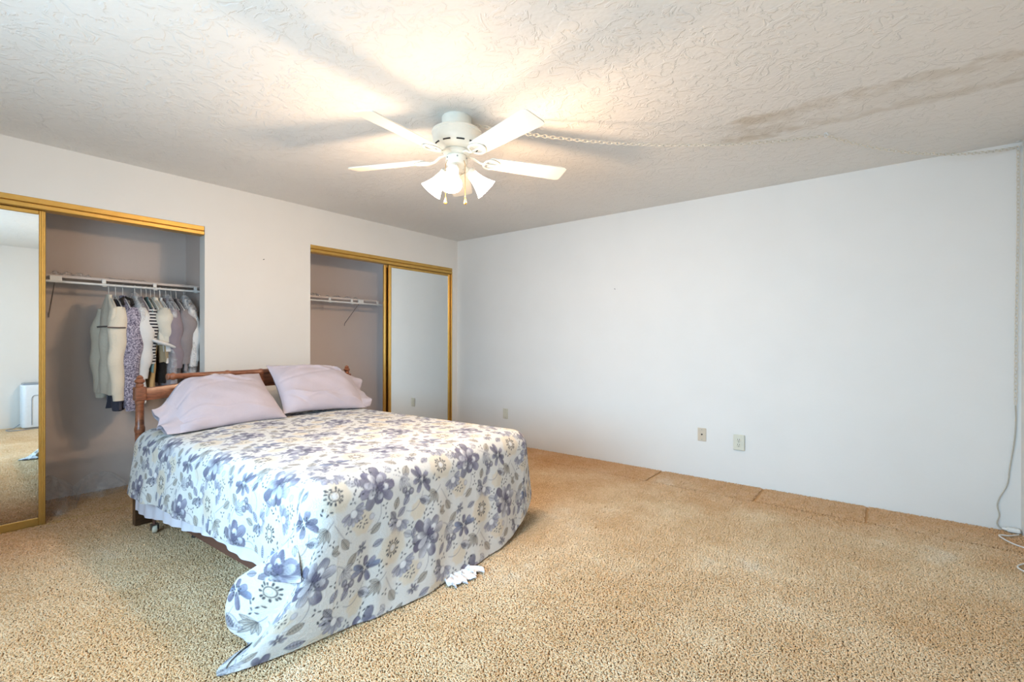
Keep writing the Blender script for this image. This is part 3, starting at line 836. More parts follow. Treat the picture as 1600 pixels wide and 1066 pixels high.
# scrap of white lace on the carpet by the quilt's foot hem
def lace():
    n, r = 40, 12; G = np.zeros((n, r, 3)); rg = random.Random(2)
    for i in range(n):
        for j in range(r):
            s = i / (n - 1); t = j / (r - 1)
            x = 2.50 + .11 * t + .012 * math.sin(s * 17 + t * 4) ; y = -2.66 + .20 * s
            z = .018 + .022 * abs(math.sin(s * 15 + 1.3 * math.sin(t * 5))) * (.4 + .6 * math.sin(PI * t)) + .004 * rg.random()
            G[i, j] = (x + (.016 * math.sin(s * 26) + .012 * math.sin(s * 44)) * t, y + .012 * math.sin(t * 9 + s * 20), z)
    m = MB().grid(G); k = G.copy(); k[..., 2] -= .004
    return m.grid(k[:, ::-1])
tag(obj('lace_scrap', lace(), 'lace', angle=80), 'crumpled white lace scrap poking out under the quilt foot', 'lace')

# ------------------------------------------------------------------ pillows
def pillow(name, label, cy, ln, ht, x0, z0, x1, z1, roll, flange, seed, droop):
    rg = random.Random(seed); ph = [rg.random() * 6 for _ in range(8)]
    na, nb = 84, 60
    creases = [(rg.uniform(-.9, .9), rg.choice((-.75, -.6, .6, .75)) + rg.uniform(-.15, .15), rg.uniform(-.7, .7), rg.uniform(.2, .45), rg.choice((-.013, .011, .009))) for _ in range(12)]
    def surf(a, b, side):
        # a,b in -1..1
        ex = 1 - .055 * (1 - b * b) * abs(a) ** 2; ey = 1 - .085 * (1 - a * a) * abs(b) ** 2
        X_ = a * ln / 2 * ex; Y_ = b * ht / 2 * ey
        f = max(0, (1 - abs(a) ** 3.2)) ** .62 * max(0, (1 - abs(b) ** 2.8)) ** .62
        th = .088 * f
        wr = .006 * math.sin(3.1 * a + 2.3 * b + ph[0]) + .0035 * math.sin(7 * b - 3 * a + ph[1] + 2.4 * math.sin(2.2 * a + ph[2])) + .0016 * math.sin(11 * a + 6 * b + ph[3] + 2 * math.sin(4 * b))
        wr += .006 * math.exp(-((b + .55 + .25 * a + .05 * math.sin(8 * a + ph[4])) / .06) ** 2) - .006 * math.exp(-((b - .45 - .3 * a) / .05) ** 2)
        for (ca_, cb_, cn_, cl_, cs_) in creases:
            q = (a - ca_) * math.cos(cn_) + (b - cb_) * math.sin(cn_); l_ = -(a - ca_) * math.sin(cn_) + (b - cb_) * math.cos(cn_)
            wr += cs_ * math.exp(-((l_ + .05 * math.sin(5 * q)) / .045) ** 2 - (q / cl_) ** 2)
        th += wr * min(1, f * 2.2)
        return X_, Y_, side * max(th, .002)
    dirv = Vector((x1 - x0, 0, z1 - z0)).normalized(); lv = Vector((0, 1, 0)); nv = dirv.cross(lv).normalized()
    if nv.x < 0: nv = -nv
    cc = Vector(((x0 + x1) / 2, cy, (z0 + z1) / 2)); cr_, sr_ = math.cos(roll), math.sin(roll)
    def place(X_, Y_, Z_):
        q = min(1, max(0, (X_ / (ln / 2) * flange - .40) / .75)); sq = 1 - droop * q * q * (3 - 2 * q)   # the open end slumps
        Y_ = -ht / 2 + (Y_ + ht / 2) * sq; Z_ *= sq ** .35
        u = X_ * cr_ - Y_ * sr_; v = X_ * sr_ + Y_ * cr_
        sag = -.035 * max(0, abs(u) / (ln / 2) - .55) ** 1.3
        p = cc + lv * u + dirv * v + nv * (Z_ + sag)
        if p.z < .640: p.z = .640 + (p.z - .640) * .08
        return W(p)
    G = np.zeros((na + 1, 2 * nb, 3))
    for i in range(na + 1):
        a = -1 + 2 * i / na
        for j in range(2 * nb):
            if j <= nb: b = -1 + 2 * j / nb; sd = 1
            else: b = 1 - 2 * (j - nb) / nb; sd = -1
            G[i, j] = place(*surf(a, b, sd))
    m = MB().grid(G, True)
    o = obj(name, m, 'pillow', angle=80)
    tag(o, label, 'pillow', 'pillows against the headboard')
    # open hem of the pillowcase: a flattened sleeve beyond the cushion, lips apart
    nh = 16; K = np.zeros((nh, 2 * nb, 3))
    for i in range(nh):
        t = i / (nh - 1); a = flange * (.84 + .30 * t)
        for j in range(2 * nb):
            if j <= nb: b = -1 + 2 * j / nb; sd = 1
            else: b = 1 - 2 * (j - nb) / nb; sd = -1
            X_ = a * ln / 2 * (1 + .03 * math.sin(5 * b + ph[5]) * t); Y_ = b * ht / 2 * (.98 - .08 * t)
            base = .036 * max(0, 1 - abs(b) ** 2.5) ** .6
            Z_ = sd * (base * (1 - .55 * t) + .003) + t * (.024 * math.sin(4.2 * b + ph[6]) + .014 * math.sin(9 * b + ph[7]))
            K[i, j] = place(X_, Y_, Z_)
    hm = MB().grid(K if flange > 0 else K[:, ::-1], True)
    obj('pillowcase_hem', hm, 'pillow', o, angle=80)
    return o
pillow('pillow', 'lavender pillow on the closet side, left of the two', -2.965, .70, .47, .86, .655, .535, .925, .05, -1, 1, .50)
pillow('pillow', 'lavender pillow on the right, standing taller against the headboard', -2.245, .69, .47, .83, .665, .530, .975, -.08, 1, 2, .24)

# ------------------------------------------------------------------ ceiling fan with light kit
FX, FY = 2.334, -2.371
fan = thing('ceiling_fan', 'white five-blade ceiling fan with three lit glass shades', 'ceiling fan', (FX, FY, H))
c = (FX, FY, 0)
def L_(name, prof, mat='fanwhite', par=None, n=48): return obj(name, MB().lathe(prof, c, n=n), mat, par or fan)
L_('canopy', [(.0, 2.44), (.083, 2.44), (.083, 2.375), (.079, 2.368), (.0, 2.368)])
mh = L_('motor_housing', [(.0, 2.372), (.070, 2.371), (.128, 2.366), (.139, 2.360), (.141, 2.350), (.136, 2.345), (.136, 2.315), (.130, 2.290), (.110, 2.270), (.082, 2.258), (.0, 2.256)])
for k in range(10):
    a = 2 * PI * k / 10
    ca_, sa_ = math.cos(a), math.sin(a)
    pts = [(FX + .121 * math.cos(a + q), FY + .121 * math.sin(a + q), 2.2795) for q in (-.18, -.09, 0, .09, .18)]
    obj('vent_slot', MB().tube(pts, .004, 6), 'slot', mh)
L_('flywheel', [(.0, 2.258), (.070, 2.257), (.075, 2.248), (.075, 2.236), (.060, 2.228), (.0, 2.227)])
sw = L_('switch_housing', [(.0, 2.230), (.054, 2.229), (.060, 2.222), (.061, 2.190), (.056, 2.176), (.044, 2.168), (.036, 2.150), (.0, 2.148)], 'fanwhite')
for k in range(6):
    a = 2 * PI * k / 6 + .3
    obj('screw', MB().lathe([(.004, 0), (.004, .003), (.0, .005)], (FX + .0605 * math.cos(a), FY + .0605 * math.sin(a), 2.208), (math.cos(a), math.sin(a), 0), 10), 'steel', sw)
ZB = 2.213
for k, ang in enumerate((-85, -13, 59, 131, -157)):
    a = math.radians(ang); ca_, sa_ = math.cos(a), math.sin(a); pit = math.radians(-12)
    def bl(p):
        r_, s_, h_ = p; y_ = s_ * math.cos(pit) - h_ * math.sin(pit); z_ = s_ * math.sin(pit) + h_ * math.cos(pit)
        return (FX + ca_ * r_ - sa_ * y_, FY + sa_ * r_ + ca_ * y_, ZB + z_)
    out = []                                     # blade outline: slightly flared, rounded tip corners
    r0, r1, w0, w1, rc = .185, .660, .054, .068, .024
    out += [(r0, -w0 + .012), (r0 + .012, -w0)]
    for q in range(7):
        t = -PI / 2 + PI / 2 * q / 6; out.append((r1 - rc + rc * math.cos(t), -w1 + rc + rc * math.sin(t)))
    for q in range(7):
        t = PI / 2 * q / 6; out.append((r1 - rc + rc * math.cos(t), w1 - rc + rc * math.sin(t)))
    out += [(r0 + .012, w0), (r0, w0 - .012)]
    n = len(out); vs = [bl((x, y, -.003)) for x, y in out] + [bl((x, y, .003)) for x, y in out]
    fs = [tuple(range(n))[::-1], tuple(range(n, 2 * n))] + [(i, (i + 1) % n, n + (i + 1) % n, n + i) for i in range(n)]
    b = obj('blade', MB().add(vs, fs), 'blade', fan, angle=30)
    irn = MB()
    irn.tube([bl((.062, 0, .022)), bl((.10, 0, .016)), bl((.135, 0, -.006)), bl((.165, 0, -.009))], [.013, .011, .010, .012], 8, flat=.6)
    loop = [bl((.205 + .047 * math.cos(q), .036 * math.sin(q) * (1.15 - .25 * math.cos(q)), -.0085)) for q in [2 * PI * i / 24 for i in range(25)]]
    irn.tube(loop, .0075, 8, cap=False, flat=.7)
    irn.tube([bl((.165, 0, -.008)), bl((.252, 0, -.008))], .0065, 8, flat=.6)
    obj('blade_iron', irn, 'fanwhite', b)
bulbs = []
for ang, tl in ((-60, 34), (50, 46), (196, 46)):
    a = math.radians(ang); tilt = math.radians(tl)
    ax = Vector((math.cos(a) * math.sin(tilt), math.sin(a) * math.sin(tilt), -math.cos(tilt)))
    s0 = Vector((FX + .050 * math.cos(a), FY + .050 * math.sin(a), 2.166))
    arm = obj('lamp_arm', MB().tube([(FX + .02 * math.cos(a), FY + .02 * math.sin(a), 2.178), s0, s0 + ax * .030], [.011, .011, .020], 12), 'fanwhite', fan)
    obj('socket_collar', MB().lathe([(.020, .0), (.030, .006), (.031, .026), (.027, .030)], s0 + ax * .020, ax, 24), 'fanwhite', arm)
    prof = [(.024, .030), (.029, .042), (.032, .060), (.037, .080), (.045, .100), (.055, .120), (.066, .138), (.0635, .138), (.052, .119), (.042, .099), (.034, .079), (.029, .059), (.026, .042)]
    prof = [(r_, .030 + (h_ - .030) * 1.2) for r_, h_ in prof]
    sh = obj('lamp_shade', MB().lathe(prof, s0 + ax * .005, ax, 40, cap=False), 'glow', fan)
    obj('bulb', MB().lathe([(.0, .040), (.012, .042), (.013, .055), (.022, .075), (.024, .088), (.018, .103), (.0, .110)], s0 + ax * .004, ax, 20), 'glow', sh)
    pl = bpy.data.lights.new('bulb_light', 'POINT'); pl.energy = LAMP; pl.color = (1.0, .70, .45); pl.shadow_soft_size = .055
    po = bpy.data.objects.new('bulb_light', pl); col.objects.link(po); po.parent = fan
    po.location = s0 + ax * .169 - Vector((FX, FY, H))
RT = Vector((math.cos(.663666), math.sin(.663666), 0)); FWv = Vector((-RT.y, RT.x, 0))
for s_, zb, fwd in ((-.055, 1.945, -.055), (.052, 1.945, -.05)):
    p = Vector((FX, FY, 0)) + RT * s_ + FWv * fwd
    q = Vector((FX, FY, 0)) + (RT * s_ + FWv * fwd) * .85
    ch = obj('pull_chain', MB().tube([(q.x, q.y, 2.19), (p.x, p.y, 2.16), (p.x, p.y, zb + .035)], .0016, 6), 'gold', fan)
    obj('pull_knob', MB().lathe([(.0, .040), (.003, .038), (.0045, .028), (.008, .010), (.0085, .004), (.006, -.001), (.0, -.002)], (p.x, p.y, zb), n=16), 'gold', ch)

# ------------------------------------------------------------------ swagged chain and its lamp cord
def sag(p, q, d, n):
    p, q = Vector(p), Vector(q)
    return [p.lerp(q, i / n) - Vector((0, 0, 4 * d * (i / n) * (1 - i / n))) for i in range(n + 1)]
def resample(path, step):
    out = [path[0]]; acc = 0
    for a, b in zip(path, path[1:]):
        l = (b - a).length
        while acc + l >= step:
            a = a.lerp(b, (step - acc) / l); l = (b - a).length; acc = 0; out.append(a.copy())
        acc += l
    return out
HK = (3.945, -.887, 2.425); HC = (4.872, -.022, 2.405)
chain = thing('swag_chain', 'ivory chain swagged from the fan across the ceiling to the corner', 'chain', HK)
def links(path, wire=.0017):
    m = MB(); P = resample(path, .0235)
    for i, (a, b) in enumerate(zip(P, P[1:])):
        d = (b - a).normalized(); ref = Vector((0, 0, 1)) if abs(d.z) < .8 else Vector((0, 1, 0))
        s = d.cross(ref).normalized(); u = s.cross(d)
        if i % 2: s = (s + u).normalized()
        else: s = (s - u).normalized()
        mid = (a + b) / 2; lp = []
        for k in range(11):
            t = 2 * PI * k / 10; lp.append(mid + d * (.0165 * math.cos(t)) + s * (.0088 * math.sin(t)))
        m.tube(lp, wire, 5, cap=False)
    return m
for nm, pts in (('chain_links', sag((FX + .075, FY + .045, 2.40), HK, .085, 40)), ('chain_links', sag(HK, HC, .075, 24)),
                ('chain_links', [Vector(HC), Vector((4.874, -.016, 1.9)), Vector((4.868, -.014, 1.3)), Vector((4.866, -.014, .80))])):
    tag(obj(nm, links(pts), 'chain', chain), kind='stuff')
for (x, y, z), nx in ((HK, 0), (HC, 1)):
    m = MB().lathe([(.010, 0.0), (.010, .004), (.003, .006)], (x, y, z + .011) if not nx else (x, y, z + .031), n=12)
    lp = [Vector((x + .009 * math.sin(t), y, z + .002 + .010 * math.cos(t))) for t in [k * .42 for k in range(13)]]
    m.tube(lp, .0022, 6); obj('ceiling_hook', m, 'whitemetal', chain)
cord = crom([(4.866, -.012, .80), (4.868, -.010, .70), (4.862, -.010, .58), (4.842, -.009, .40), (4.832, -.009, .30), (4.795, -.009, .20), (4.788, -.010, .155), (4.797, -.012, .10), (4.786, -.014, .045), (4.80, -.022, .022), (4.83, -.035, .022)], 60)
obj('lamp_cord', MB().tube(cord, .0035, 6), 'cordgrey', chain)
tag(obj('cord_plug', MB().box(4.825, 4.885, -.062, -.026, .016, .042, .006).lathe([(.010, 0), (.006, .02)], (4.826, -.040, .028), (-1, .1, 0), 12), 'white'), 'white plug block on the carpet in the right corner', 'plug')
cab = crom([(4.87, -.09, .020), (4.82, -.15, .021), (4.775, -.175, .022), (4.785, -.235, .021), (4.82, -.30, .020), (4.87, -.345, .020)], 50)
tag(obj('white_cable', MB().tube(cab, .0042, 8), 'cable'), 'white cable loop on the carpet nearest the right corner', 'cable')
cab = crom([(4.875, -.55, .020), (4.80, -.63, .021), (4.772, -.70, .021), (4.80, -.75, .020), (4.875, -.78, .020)], 40)
tag(obj('white_cable', MB().tube(cab, .0040, 8), 'cable'), 'short white cable bend at the right picture edge, nearer the viewer', 'cable')

# ------------------------------------------------------------------ wall plates and nails
def plate(x, z, w_, h_, d_, mat, name, label, kind):
    t = thing(name, label, 'wall plate', (x, 0, z - h_ / 2))
    p = obj('plate', B(x - w_ / 2, x + w_ / 2, -d_, -.0005, z - h_ / 2, z + h_ / 2, .004), mat, t)
    ax = (0, -1, 0)
    if kind == 'duplex':
        for dz in (.021, -.021):
            f_ = obj('socket_face', MB().lathe([(.0165, 0), (.0165, .0015), (.015, .0025), (0, .0025)], (x, -d_, z + dz), ax, 24), mat, t)
            for sx in (-.0065, .0065): obj('slot', B(x + sx - .0015, x + sx + .0015, -d_ - .0036, -d_ - .0024, z + dz + .001, z + dz + .011), 'slot', f_, smooth=False)
            obj('ground_hole', MB().lathe([(.0028, .0024), (.0028, .0034), (0, .0034)], (x, -d_, z + dz - .007), ax, 12), 'slot', f_)
        obj('screw', MB().lathe([(.003, 0), (.003, .001), (0, .0015)], (x, -d_, z), ax, 12), 'steel', t)
    elif kind == 'coax':
        obj('coax_jack', MB().lathe([(.0065, 0), (.0065, .004), (.005, .005), (0, .005)], (x, -d_, z + .002), ax, 16), 'slot', t)
        for dz in (.042, -.042): obj('screw', MB().lathe([(.003, 0), (.003, .001), (0, .0015)], (x, -d_, z + dz), ax, 12), 'steel', t)
    else:
        obj('rocker', B(x - .016, x + .016, -d_ - .003, -d_ + .001, z - .034, z + .034, .002), mat, t)
        for dz in (.048, -.048): obj('screw', MB().lathe([(.003, 0), (.003, .001), (0, .0015)], (x, -d_, z + dz), ax, 12), 'steel', t)
plate(.784, .352, .074, .118, .006, 'ivory', 'outlet', 'ivory outlet plate on the right wall just behind the bed', 'rocker')
plate(2.978, .383, .072, .114, .006, 'almond', 'cable_jack', 'almond wall plate with one dark cable jack', 'coax')
plate(3.277, .355, .086, .128, .020, 'ivory', 'outlet', 'ivory duplex outlet on a raised box right of the cable jack', 'duplex')
tag(obj('nail', MB().lathe([(.0015, 0), (.0015, .014), (.004, .014), (.004, .016), (0, .016)], (0, -2.371, 1.889), (1, 0, .15), 10), 'slot'), 'small nail in the wall between the closets', 'nail')
tag(obj('nail', MB().lathe([(.0015, 0), (.0015, .014), (.004, .014), (.004, .016), (0, .016)], (2.155, 0, 1.70), (0, -1, .15), 10), 'slot'), 'small nail in the middle of the long right wall', 'nail')

# ------------------------------------------------------------------ closet shelves with rods
def closet_shelf(y0, y1, label, clips, braces):
    s = thing('closet_shelf', label, 'shelf', ((CD - .3) / 2, (y0 + y1) / 2, 1.63))
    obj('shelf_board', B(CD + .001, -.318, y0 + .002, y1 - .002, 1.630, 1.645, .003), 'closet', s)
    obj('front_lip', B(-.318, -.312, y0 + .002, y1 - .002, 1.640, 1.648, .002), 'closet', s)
    obj('hanging_rod', MB().tube([(-.300, y0 + .004, 1.600), (-.300, y1 - .004, 1.600)], .0085, 12), 'whitemetal', s)
    for y in clips:
        obj('rod_clip', MB().box(-.312, -.304, y - .012, y + .012, 1.590, 1.640, .002).box(-.312, -.288, y - .012, y + .012, 1.586, 1.591, .001), 'whitemetal', s)
    for y in braces:
        obj('brace', MB().tube([(-.318, y, 1.618), (-.335, y, 1.60), (CD + .012, y + .01, 1.39), (CD + .004, y + .01, 1.36)], .0036, 8), 'wirebrace', s)
        obj('bracket_plate', B(-.312, -.296, y - .032, y + .032, 1.603, 1.640, .003), 'whitemetal', s)
closet_shelf(LO0 - .05, -2.748, 'shelf with white hanging rod holding the clothes in the left closet', (-3.37, -3.06, -2.78), (-3.63,))
closet_shelf(-2.095, -.005, 'empty shelf with white rod in the right closet', (-1.56, -1.30, -.97), (-1.19,))

def crumple(x0, x1, y0, y1, z0, h, seed, mat='film', nx=14, ny=60):
    rg = random.Random(seed); G = np.zeros((nx, ny, 3)); p = [rg.random() * 6 for _ in range(6)]
    for i in range(nx):
        for j in range(ny):
            s, t = i / (nx - 1), j / (ny - 1)
            e = math.sin(PI * s) ** .6 * min(1, t * 8, (1 - t) * 8)
            z = h * e * (.35 + .4 * abs(math.sin(11 * t + 4 * s + p[0])) + .25 * math.sin(23 * t + 9 * s + p[1]) + .15 * rg.random())
            G[i, j] = (x0 + (x1 - x0) * s + .01 * math.sin(9 * t + p[2]), y0 + (y1 - y0) * t, z0 + max(z, .001))
    m = MB().grid(G); k = G.copy(); k[..., 2] = z0; return m.grid(k[:, ::-1])
tag(obj('plastic_wrap', crumple(-.50, -.325, -3.66, -3.42, 1.6465, .035, 1), 'bag', angle=60), 'crumpled plastic wrap at the near end of the left closet shelf', 'plastic wrap')
tag(obj('plastic_wrap', crumple(-.47, -.325, -3.38, -3.08, 1.6465, .022, 2), 'bag', angle=60), 'flat plastic wrap in the middle of the left closet shelf', 'plastic wrap')
tag(obj('plastic_wrap', crumple(-.50, -.325, -1.80, -1.62, 1.6465, .045, 3), 'bag', angle=60), 'crumpled plastic peaks at the left end of the right closet shelf', 'plastic wrap')
tag(obj('plastic_wrap', crumple(-.50, -.325, -1.58, -1.14, 1.6465, .026, 4), 'bag', angle=60), 'low plastic wrap along the middle of the right closet shelf', 'plastic wrap')

# clear bag with soft contents on the left closet floor
def floor_bag(cx, cy, rx, ry, h, seed):
    rg = random.Random(seed); n, k = 16, 40; G = np.zeros((n, k, 3)); p = [rg.random() * 6 for _ in range(6)]
    for i in range(n):
        t = i / (n - 1)
        for j in range(k):
            a = 2 * PI * j / k
            r = math.cos(t * PI / 2) ** .45 if t < 1 else .02
            w_ = 1 + .10 * math.sin(3 * a + p[0] + 4 * t) + .07 * math.sin(7 * a + p[1] - 5 * t) + .05 * math.sin(13 * a + p[2])
            G[i, j] = (cx + rx * r * w_ * math.cos(a), cy + ry * r * w_ * math.sin(a), .014 + h * t * (1 + .12 * math.sin(2 * a + p[3])))
    m = MB().grid(G, True); return m
M['bagclear'] = mat_film('clear_bag_film', (.74, .71, .69), .20, .12)
tag(obj('plastic_bag', floor_bag(-.36, -3.64, .20, .14, .21, 4), 'bagclear', angle=70), 'clear plastic bag slumped on the left closet floor beside the mirror door', 'plastic bag')
tag(obj('plastic_bag', floor_bag(-.50, -3.36, .09, .16, .16, 9), 'bagclear', angle=70), 'smaller clear plastic bag against the left closet back wall', 'plastic bag')

# ------------------------------------------------------------------ clothes
for nm, rgb in (('cream', (238, 226, 206)), ('whitecloth', (234, 232, 230)), ('offwhite', (226, 220, 206)), ('teal', (120, 150, 150)), ('tan', (214, 182, 130)),
                ('khaki', (186, 168, 138)), ('black', (46, 40, 36)), ('greyc', (150, 142, 144)), ('dgrey', (104, 100, 104)), ('mauve', (150, 138, 146)), ('navy', (78, 78, 90)), ('browntrim', (120, 106, 100)), ('pinkish', (206, 176, 160))):
    M[nm] = mat_fabric('cloth_' + nm, rgb, .55)
M['tweed'] = mat_tweed(); M['stripe'] = mat_stripes()
RX, RZ = -.300, 1.600

def hanger(y, label, dz=0, sw_=.19):
    m = MB(); zt = RZ + .0115
    hook = [(RX + .012 * math.cos(t), y, RZ + .012 * math.sin(t)) for t in [-.5 + k * .38 for k in range(11)]]
    hook += [(RX - .002, y, RZ - .030), (RX, y, RZ - .075 - dz)]
    m.tube(hook, .0016, 6)
    za = RZ - .075 - dz
    m.tube([(RX - sw_, y, za - .095), (RX - .10, y, za - .040), (RX, y, za), (RX + .10, y, za - .040), (RX + sw_, y, za - .095)], .0028, 6)
    m.tube([(RX - sw_, y, za - .095), (RX + sw_, y, za - .095)], .0022, 6)
    return tag(obj('clothes_hanger', m, 'whitemetal'), label, 'hanger', 'hangers on the left closet rod')

def garment(name, label, y, mat, zb, hw=.19, th=.030, hemw=None, sleeve=None, smat=None, seed=0, dz=0, fold=.015, lean=0, trim=None, cat='garment', collar=None, xs=0):
    rg = random.Random(seed + 11); ph = [rg.random() * 6 for _ in range(8)]
    zt = RZ - .085 - dz; hemw = hemw or hw * 1.02
    n, k = 46, 56; G = np.zeros((n, k, 3))
    for i in range(n):
        t = i / (n - 1); z = zb + (zt + .012 - zb) * t; d = zt - z
        if d < .012: w_ = .050
        elif d < .10: w_ = .050 + (hw - .050) * ((d - .012) / .088) ** .85
        else: w_ = hw + (hemw - hw) * (d - .10) / max(.05, zt - zb - .10)
        thk = th * (.45 + .55 * min(1, d / .16)) if d > .01 else th * .42
        g = min(1, d / .35)
        for j in range(k):
            a = 2 * PI * j / k; cx, sy = math.cos(a), math.sin(a)
            fo = fold * g * (math.sin(5 * a + ph[0] + 1.2 * t) + .6 * math.sin(9 * a + ph[1] - 2 * t) + .4 * math.sin(3 * a + ph[2] + 5 * t))
            px = w_ * math.copysign(abs(cx) ** .8, cx); py = (thk + fo * .9) * math.copysign(abs(sy) ** .7, sy)
            G[i, j] = (RX + xs + px + .008 * g * math.sin(7 * t + ph[3]), y + py + lean * d + .010 * g * math.sin(4 * t + ph[4] + 2 * px / hw) + .005 * g * math.sin(24 * z + ph[6] + 16 * px), z + .006 * math.sin(4 * a + ph[5]) * (1 - t))
    m = MB().grid(G, True); m.f.append(tuple(range((n - 1) * k, n * k))); m.f.append(tuple(range(k))[::-1])
    o = obj(name, m, mat, angle=70); tag(o, label, cat, 'clothes hanging in the left closet')
    if sleeve:
        for sd in (1, -1):
            P = []; R_ = []; ns = 22; zs = zt - .085
            for i in range(ns):
                t = i / (ns - 1); z = zs - (zs - sleeve) * t
                P.append((RX + xs + sd * (hw - .035 + .045 * math.sin(min(1, t * 2.2) * PI / 2) - .020 * t), y + lean * (zt - z) + (.016 if sd > 0 else -.012) + .010 * math.sin(5 * t + ph[6]), z))
                R_.append((.034 + .030 * min(1, t * 4)) * (1 - .40 * t) * (1 + .05 * math.sin(13 * t + ph[7])))
            sl = obj('sleeve', MB().tube(P, R_, 18, flat=.72).xf(lambda p: (p[0] + .005 * math.sin(33 * p[2] + 22 * p[1] + ph[0]), p[1] + .005 * math.sin(27 * p[2] + 18 * p[0] + ph[1]), p[2])), smat or mat, o, angle=70)
            obj('cuff', MB().tube([P[-2], P[-1], (P[-1][0], P[-1][1], P[-1][2] - .045)], [R_[-1] * 1.04, R_[-1] * .98, R_[-1] * .86], 18, flat=.74), trim or smat or mat, sl, angle=70)
    return o, zt
def band(o, y, z, mat, hw, th, h=.012, lean=0, zt=1.5):
    P = []; k = 40
    for dz in (0, h):
        P.append([(RX + hw * math.copysign(abs(math.cos(2 * PI * j / k)) ** .8, math.cos(2 * PI * j / k)), y + lean * (zt - z) + th * math.copysign(abs(math.sin(2 * PI * j / k)) ** .7, math.sin(2 * PI * j / k)), z + dz) for j in range(k)])
    obj('trim_band', MB().grid(np.array(P), True), mat, o)

def hang(y, what, dz=0, **kw): hanger(y, 'white wire hanger holding the ' + what, dz)
# 1 cream sweater with dark piping
hang(-3.345, 'cream sweater with dark piping')
o, zt = garment('cream_sweater', 'cream sweater with dark piping, nearest the mirror door', -3.345, 'cream', .80, .185, .036, sleeve=.80, seed=1, cat='sweater')
band(o, -3.345, 1.285, 'browntrim', .196, .050, .011)
for sd in (1, -1):
    obj('piping', MB().tube([(RX + sd * .215, -3.345 + .05, 1.283), (RX + sd * .235, -3.345, 1.281), (RX + sd * .215, -3.345 - .05, 1.283)], .006, 6), 'browntrim', o)
# 2 purple-grey tweed cardigan
hang(-3.262, 'purple tweed cardigan')
o, zt = garment('tweed_cardigan', 'purple and grey tweed knit cardigan beside the cream sweater', -3.262, 'tweed', .70, .19, .040, sleeve=.72, seed=2, fold=.012, cat='cardigan')
obj('collar', MB().tube([(RX + .135, -3.262 - .028, 1.455), (RX + .09, -3.262 - .030, 1.495), (RX + .04, -3.262, 1.515), (RX + .09, -3.262 + .030, 1.495), (RX + .135, -3.262 + .028, 1.455)], .010, 8), 'black', o)
# 3 dark top hanging low behind
hang(-3.305, 'dark grey jumper', .01)
garment('dark_jumper', 'dark grey jumper showing only its hem behind the cream sweater', -3.305, 'navy', .68, .165, .020, seed=3, dz=.03, cat='sweater')
# 4 white shirt in film, 5 striped shirt
hang(-3.190, 'long white shirt')
garment('white_shirt', 'long white shirt left of the striped top', -3.190, 'whitecloth', .72, .18, .026, sleeve=.95, seed=4, cat='shirt')
hang(-3.150, 'black and white striped top')
garment('striped_top', 'black and white striped top among the hanging clothes', -3.150, 'mauve', .92, .165, .018, sleeve=1.06, smat='stripe', seed=5, cat='shirt')
hang(-3.118, 'teal top')
garment('teal_top', 'narrow teal top right of the striped sleeve', -3.118, 'teal', .95, .165, .012, seed=6, fold=.005, cat='shirt')
# 6 off-white blouse with tied hem over tan trousers
hang(-3.065, 'off-white blouse with a folded hem')
o, zt = garment('offwhite_blouse', 'off-white blouse with a folded tie hem', -3.065, 'offwhite', 1.155, .185, .046, sleeve=1.22, seed=7, fold=.014, lean=.03, cat='blouse')
tie = [(RX + .20, -3.13, 1.195), (RX + .215, -3.09, 1.178), (RX + .215, -3.04, 1.160), (RX + .20, -2.99, 1.140)]
obj('tie_hem', MB().tube(tie, [.020, .024, .024, .018], 12, flat=.6), 'whitecloth', o)
hang(-3.090, 'tan trousers')
garment('tan_trousers', 'tan trousers hanging below the off-white blouse', -3.095, 'tan', .82, .150, .016, hemw=.13, seed=8, dz=.05, cat='trousers')
hang(-3.030, 'khaki jacket')
o, _ = garment('khaki_jacket', 'khaki jacket with a black lower hem under the blouse', -3.035, 'khaki', 1.02, .175, .018, seed=9, dz=.04, cat='jacket')
obj('lower_hem', MB().lathe([(.14, .86), (.16, .95), (.165, 1.03)], (0, 0, 0), n=30, cap=False).xf(lambda p: (RX + p[0], -3.035 + p[1] * .11, p[2])), 'black', o)
# greys in film and the white bagged blouse
hang(-3.028, 'white blouse edge')
garment('pale_blouse', 'pale blouse edge between the folded blouse and the grey clothes', -3.030, 'whitecloth', 1.02, .17, .018, seed=10, sleeve=1.15, cat='blouse')
hang(-2.990, 'first grey dress')
garment('grey_dress', 'mauve grey dress, first of the grey clothes', -2.990, 'mauve', .80, .185, .022, seed=12, sleeve=1.02, fold=.014, cat='dress')
hang(-2.955, 'dark grey jacket')
garment('dark_jacket', 'dark grey jacket between the two grey garments', -2.955, 'dgrey', .90, .18, .020, seed=13, fold=.012, cat='jacket')
hang(-2.920, 'light grey blouse')
garment('grey_blouse', 'light grey blouse next to the bagged white one', -2.920, 'greyc', .95, .185, .020, seed=14, sleeve=1.05, cat='blouse')
hang(-2.866, 'white blouse in a plastic cover')
o, _ = garment('bagged_blouse', 'white blouse under a clear plastic cover, nearest the right jamb', -2.866, 'whitecloth', .985, .170, .030, seed=15, sleeve=1.03, cat='blouse')
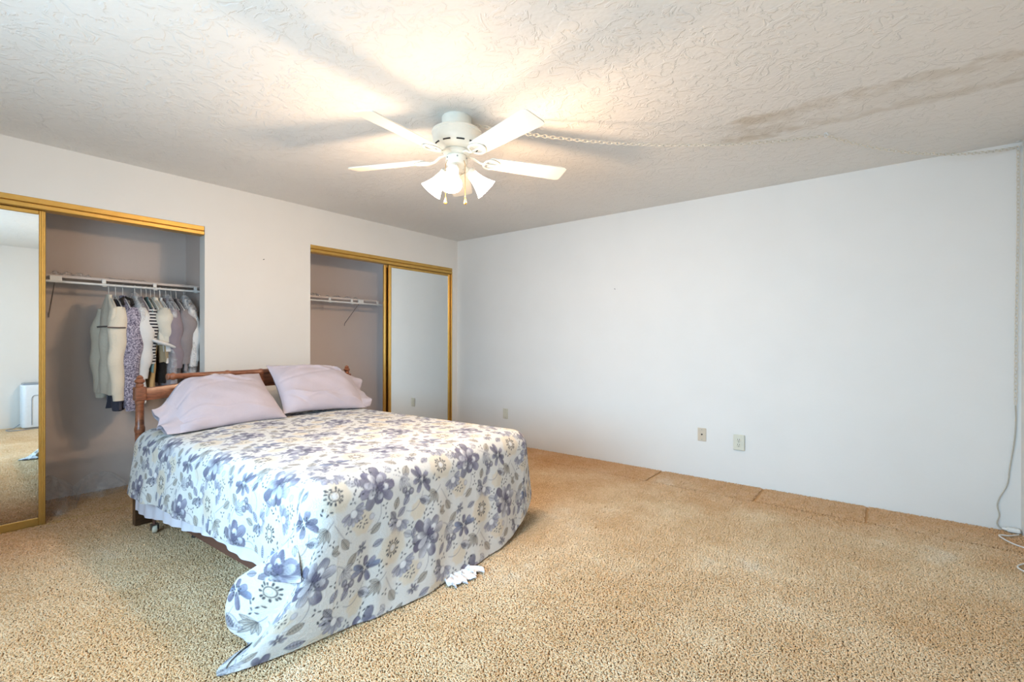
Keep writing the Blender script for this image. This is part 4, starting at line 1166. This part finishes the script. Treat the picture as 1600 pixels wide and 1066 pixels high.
def cover(y, zb, hw, th, seed, label):
    rg = random.Random(seed); n, k = 30, 48; G = np.zeros((n, k, 3)); ph = [rg.random() * 6 for _ in range(5)]; zt = RZ - .040
    for i in range(n):
        t = i / (n - 1); z = zb + (zt - zb) * t; d = zt - z
        w_ = .03 + (hw - .03) * min(1, d / .11) ** .7; tk = .012 + (th - .012) * min(1, d / .15)
        for j in range(k):
            a = 2 * PI * j / k; f_ = 1 + .10 * math.sin(7 * a + ph[0] + 3 * t) + .08 * math.sin(13 * a + ph[1] - 4 * t)
            G[i, j] = (RX + w_ * math.copysign(abs(math.cos(a)) ** .8, math.cos(a)), y + tk * f_ * math.copysign(abs(math.sin(a)) ** .7, math.sin(a)), z)
    return tag(obj('garment_cover', MB().grid(G, True), 'bag', angle=70), label, 'garment cover', 'clear garment covers in the left closet')
cover(-2.864, .93, .200, .052, 21, 'clear plastic cover over the white blouse by the right jamb')
cover(-2.988, .74, .205, .042, 22, 'long clear plastic cover over the mauve grey dress')
cover(-3.192, 1.20, .205, .042, 23, 'short clear plastic cover on the shoulders of the long white shirt')

# ------------------------------------------------------------------ white appliance seen in the left mirror
ap = thing('portable_heater', 'white upright portable unit by the far wall, seen in the left mirror', 'appliance', (4.76, -3.13, .012))
obj('body', rbox(4.63, 4.885, -3.33, -2.95, .020, .590, .018), 'boxwhite', ap)
obj('top_panel', rbox(4.645, 4.875, -3.315, -2.965, .588, .612, .010), 'boxgrey', ap)
gr = [(4.627, -3.24, .06)] + [(4.627, -3.24, .40)] + [(4.627, -3.24 + .03 * (1 - math.cos(t)), .40 + .05 * math.sin(t)) for t in [PI / 2 * k / 6 for k in range(1, 7)]] + [(4.627, -3.06, .45)]
obj('panel_groove', MB().tube(gr, .004, 6), 'boxgrey', ap)
for y in (-3.28, -3.0): obj('foot', MB().lathe([(.02, .012), (.02, .022)], (4.70, y, 0), n=16), 'boxgrey', ap)
cab = crom([(4.80, -3.335, .06), (4.74, -3.40, .022), (4.66, -3.47, .02), (4.56, -3.46, .02), (4.52, -3.36, .02), (4.56, -3.22, .02), (4.62, -3.12, .02)], 60)
tag(obj('appliance_cord', MB().tube(cab, .005, 8), 'boxgrey'), 'grey power cord looped in front of the white portable unit', 'cord')
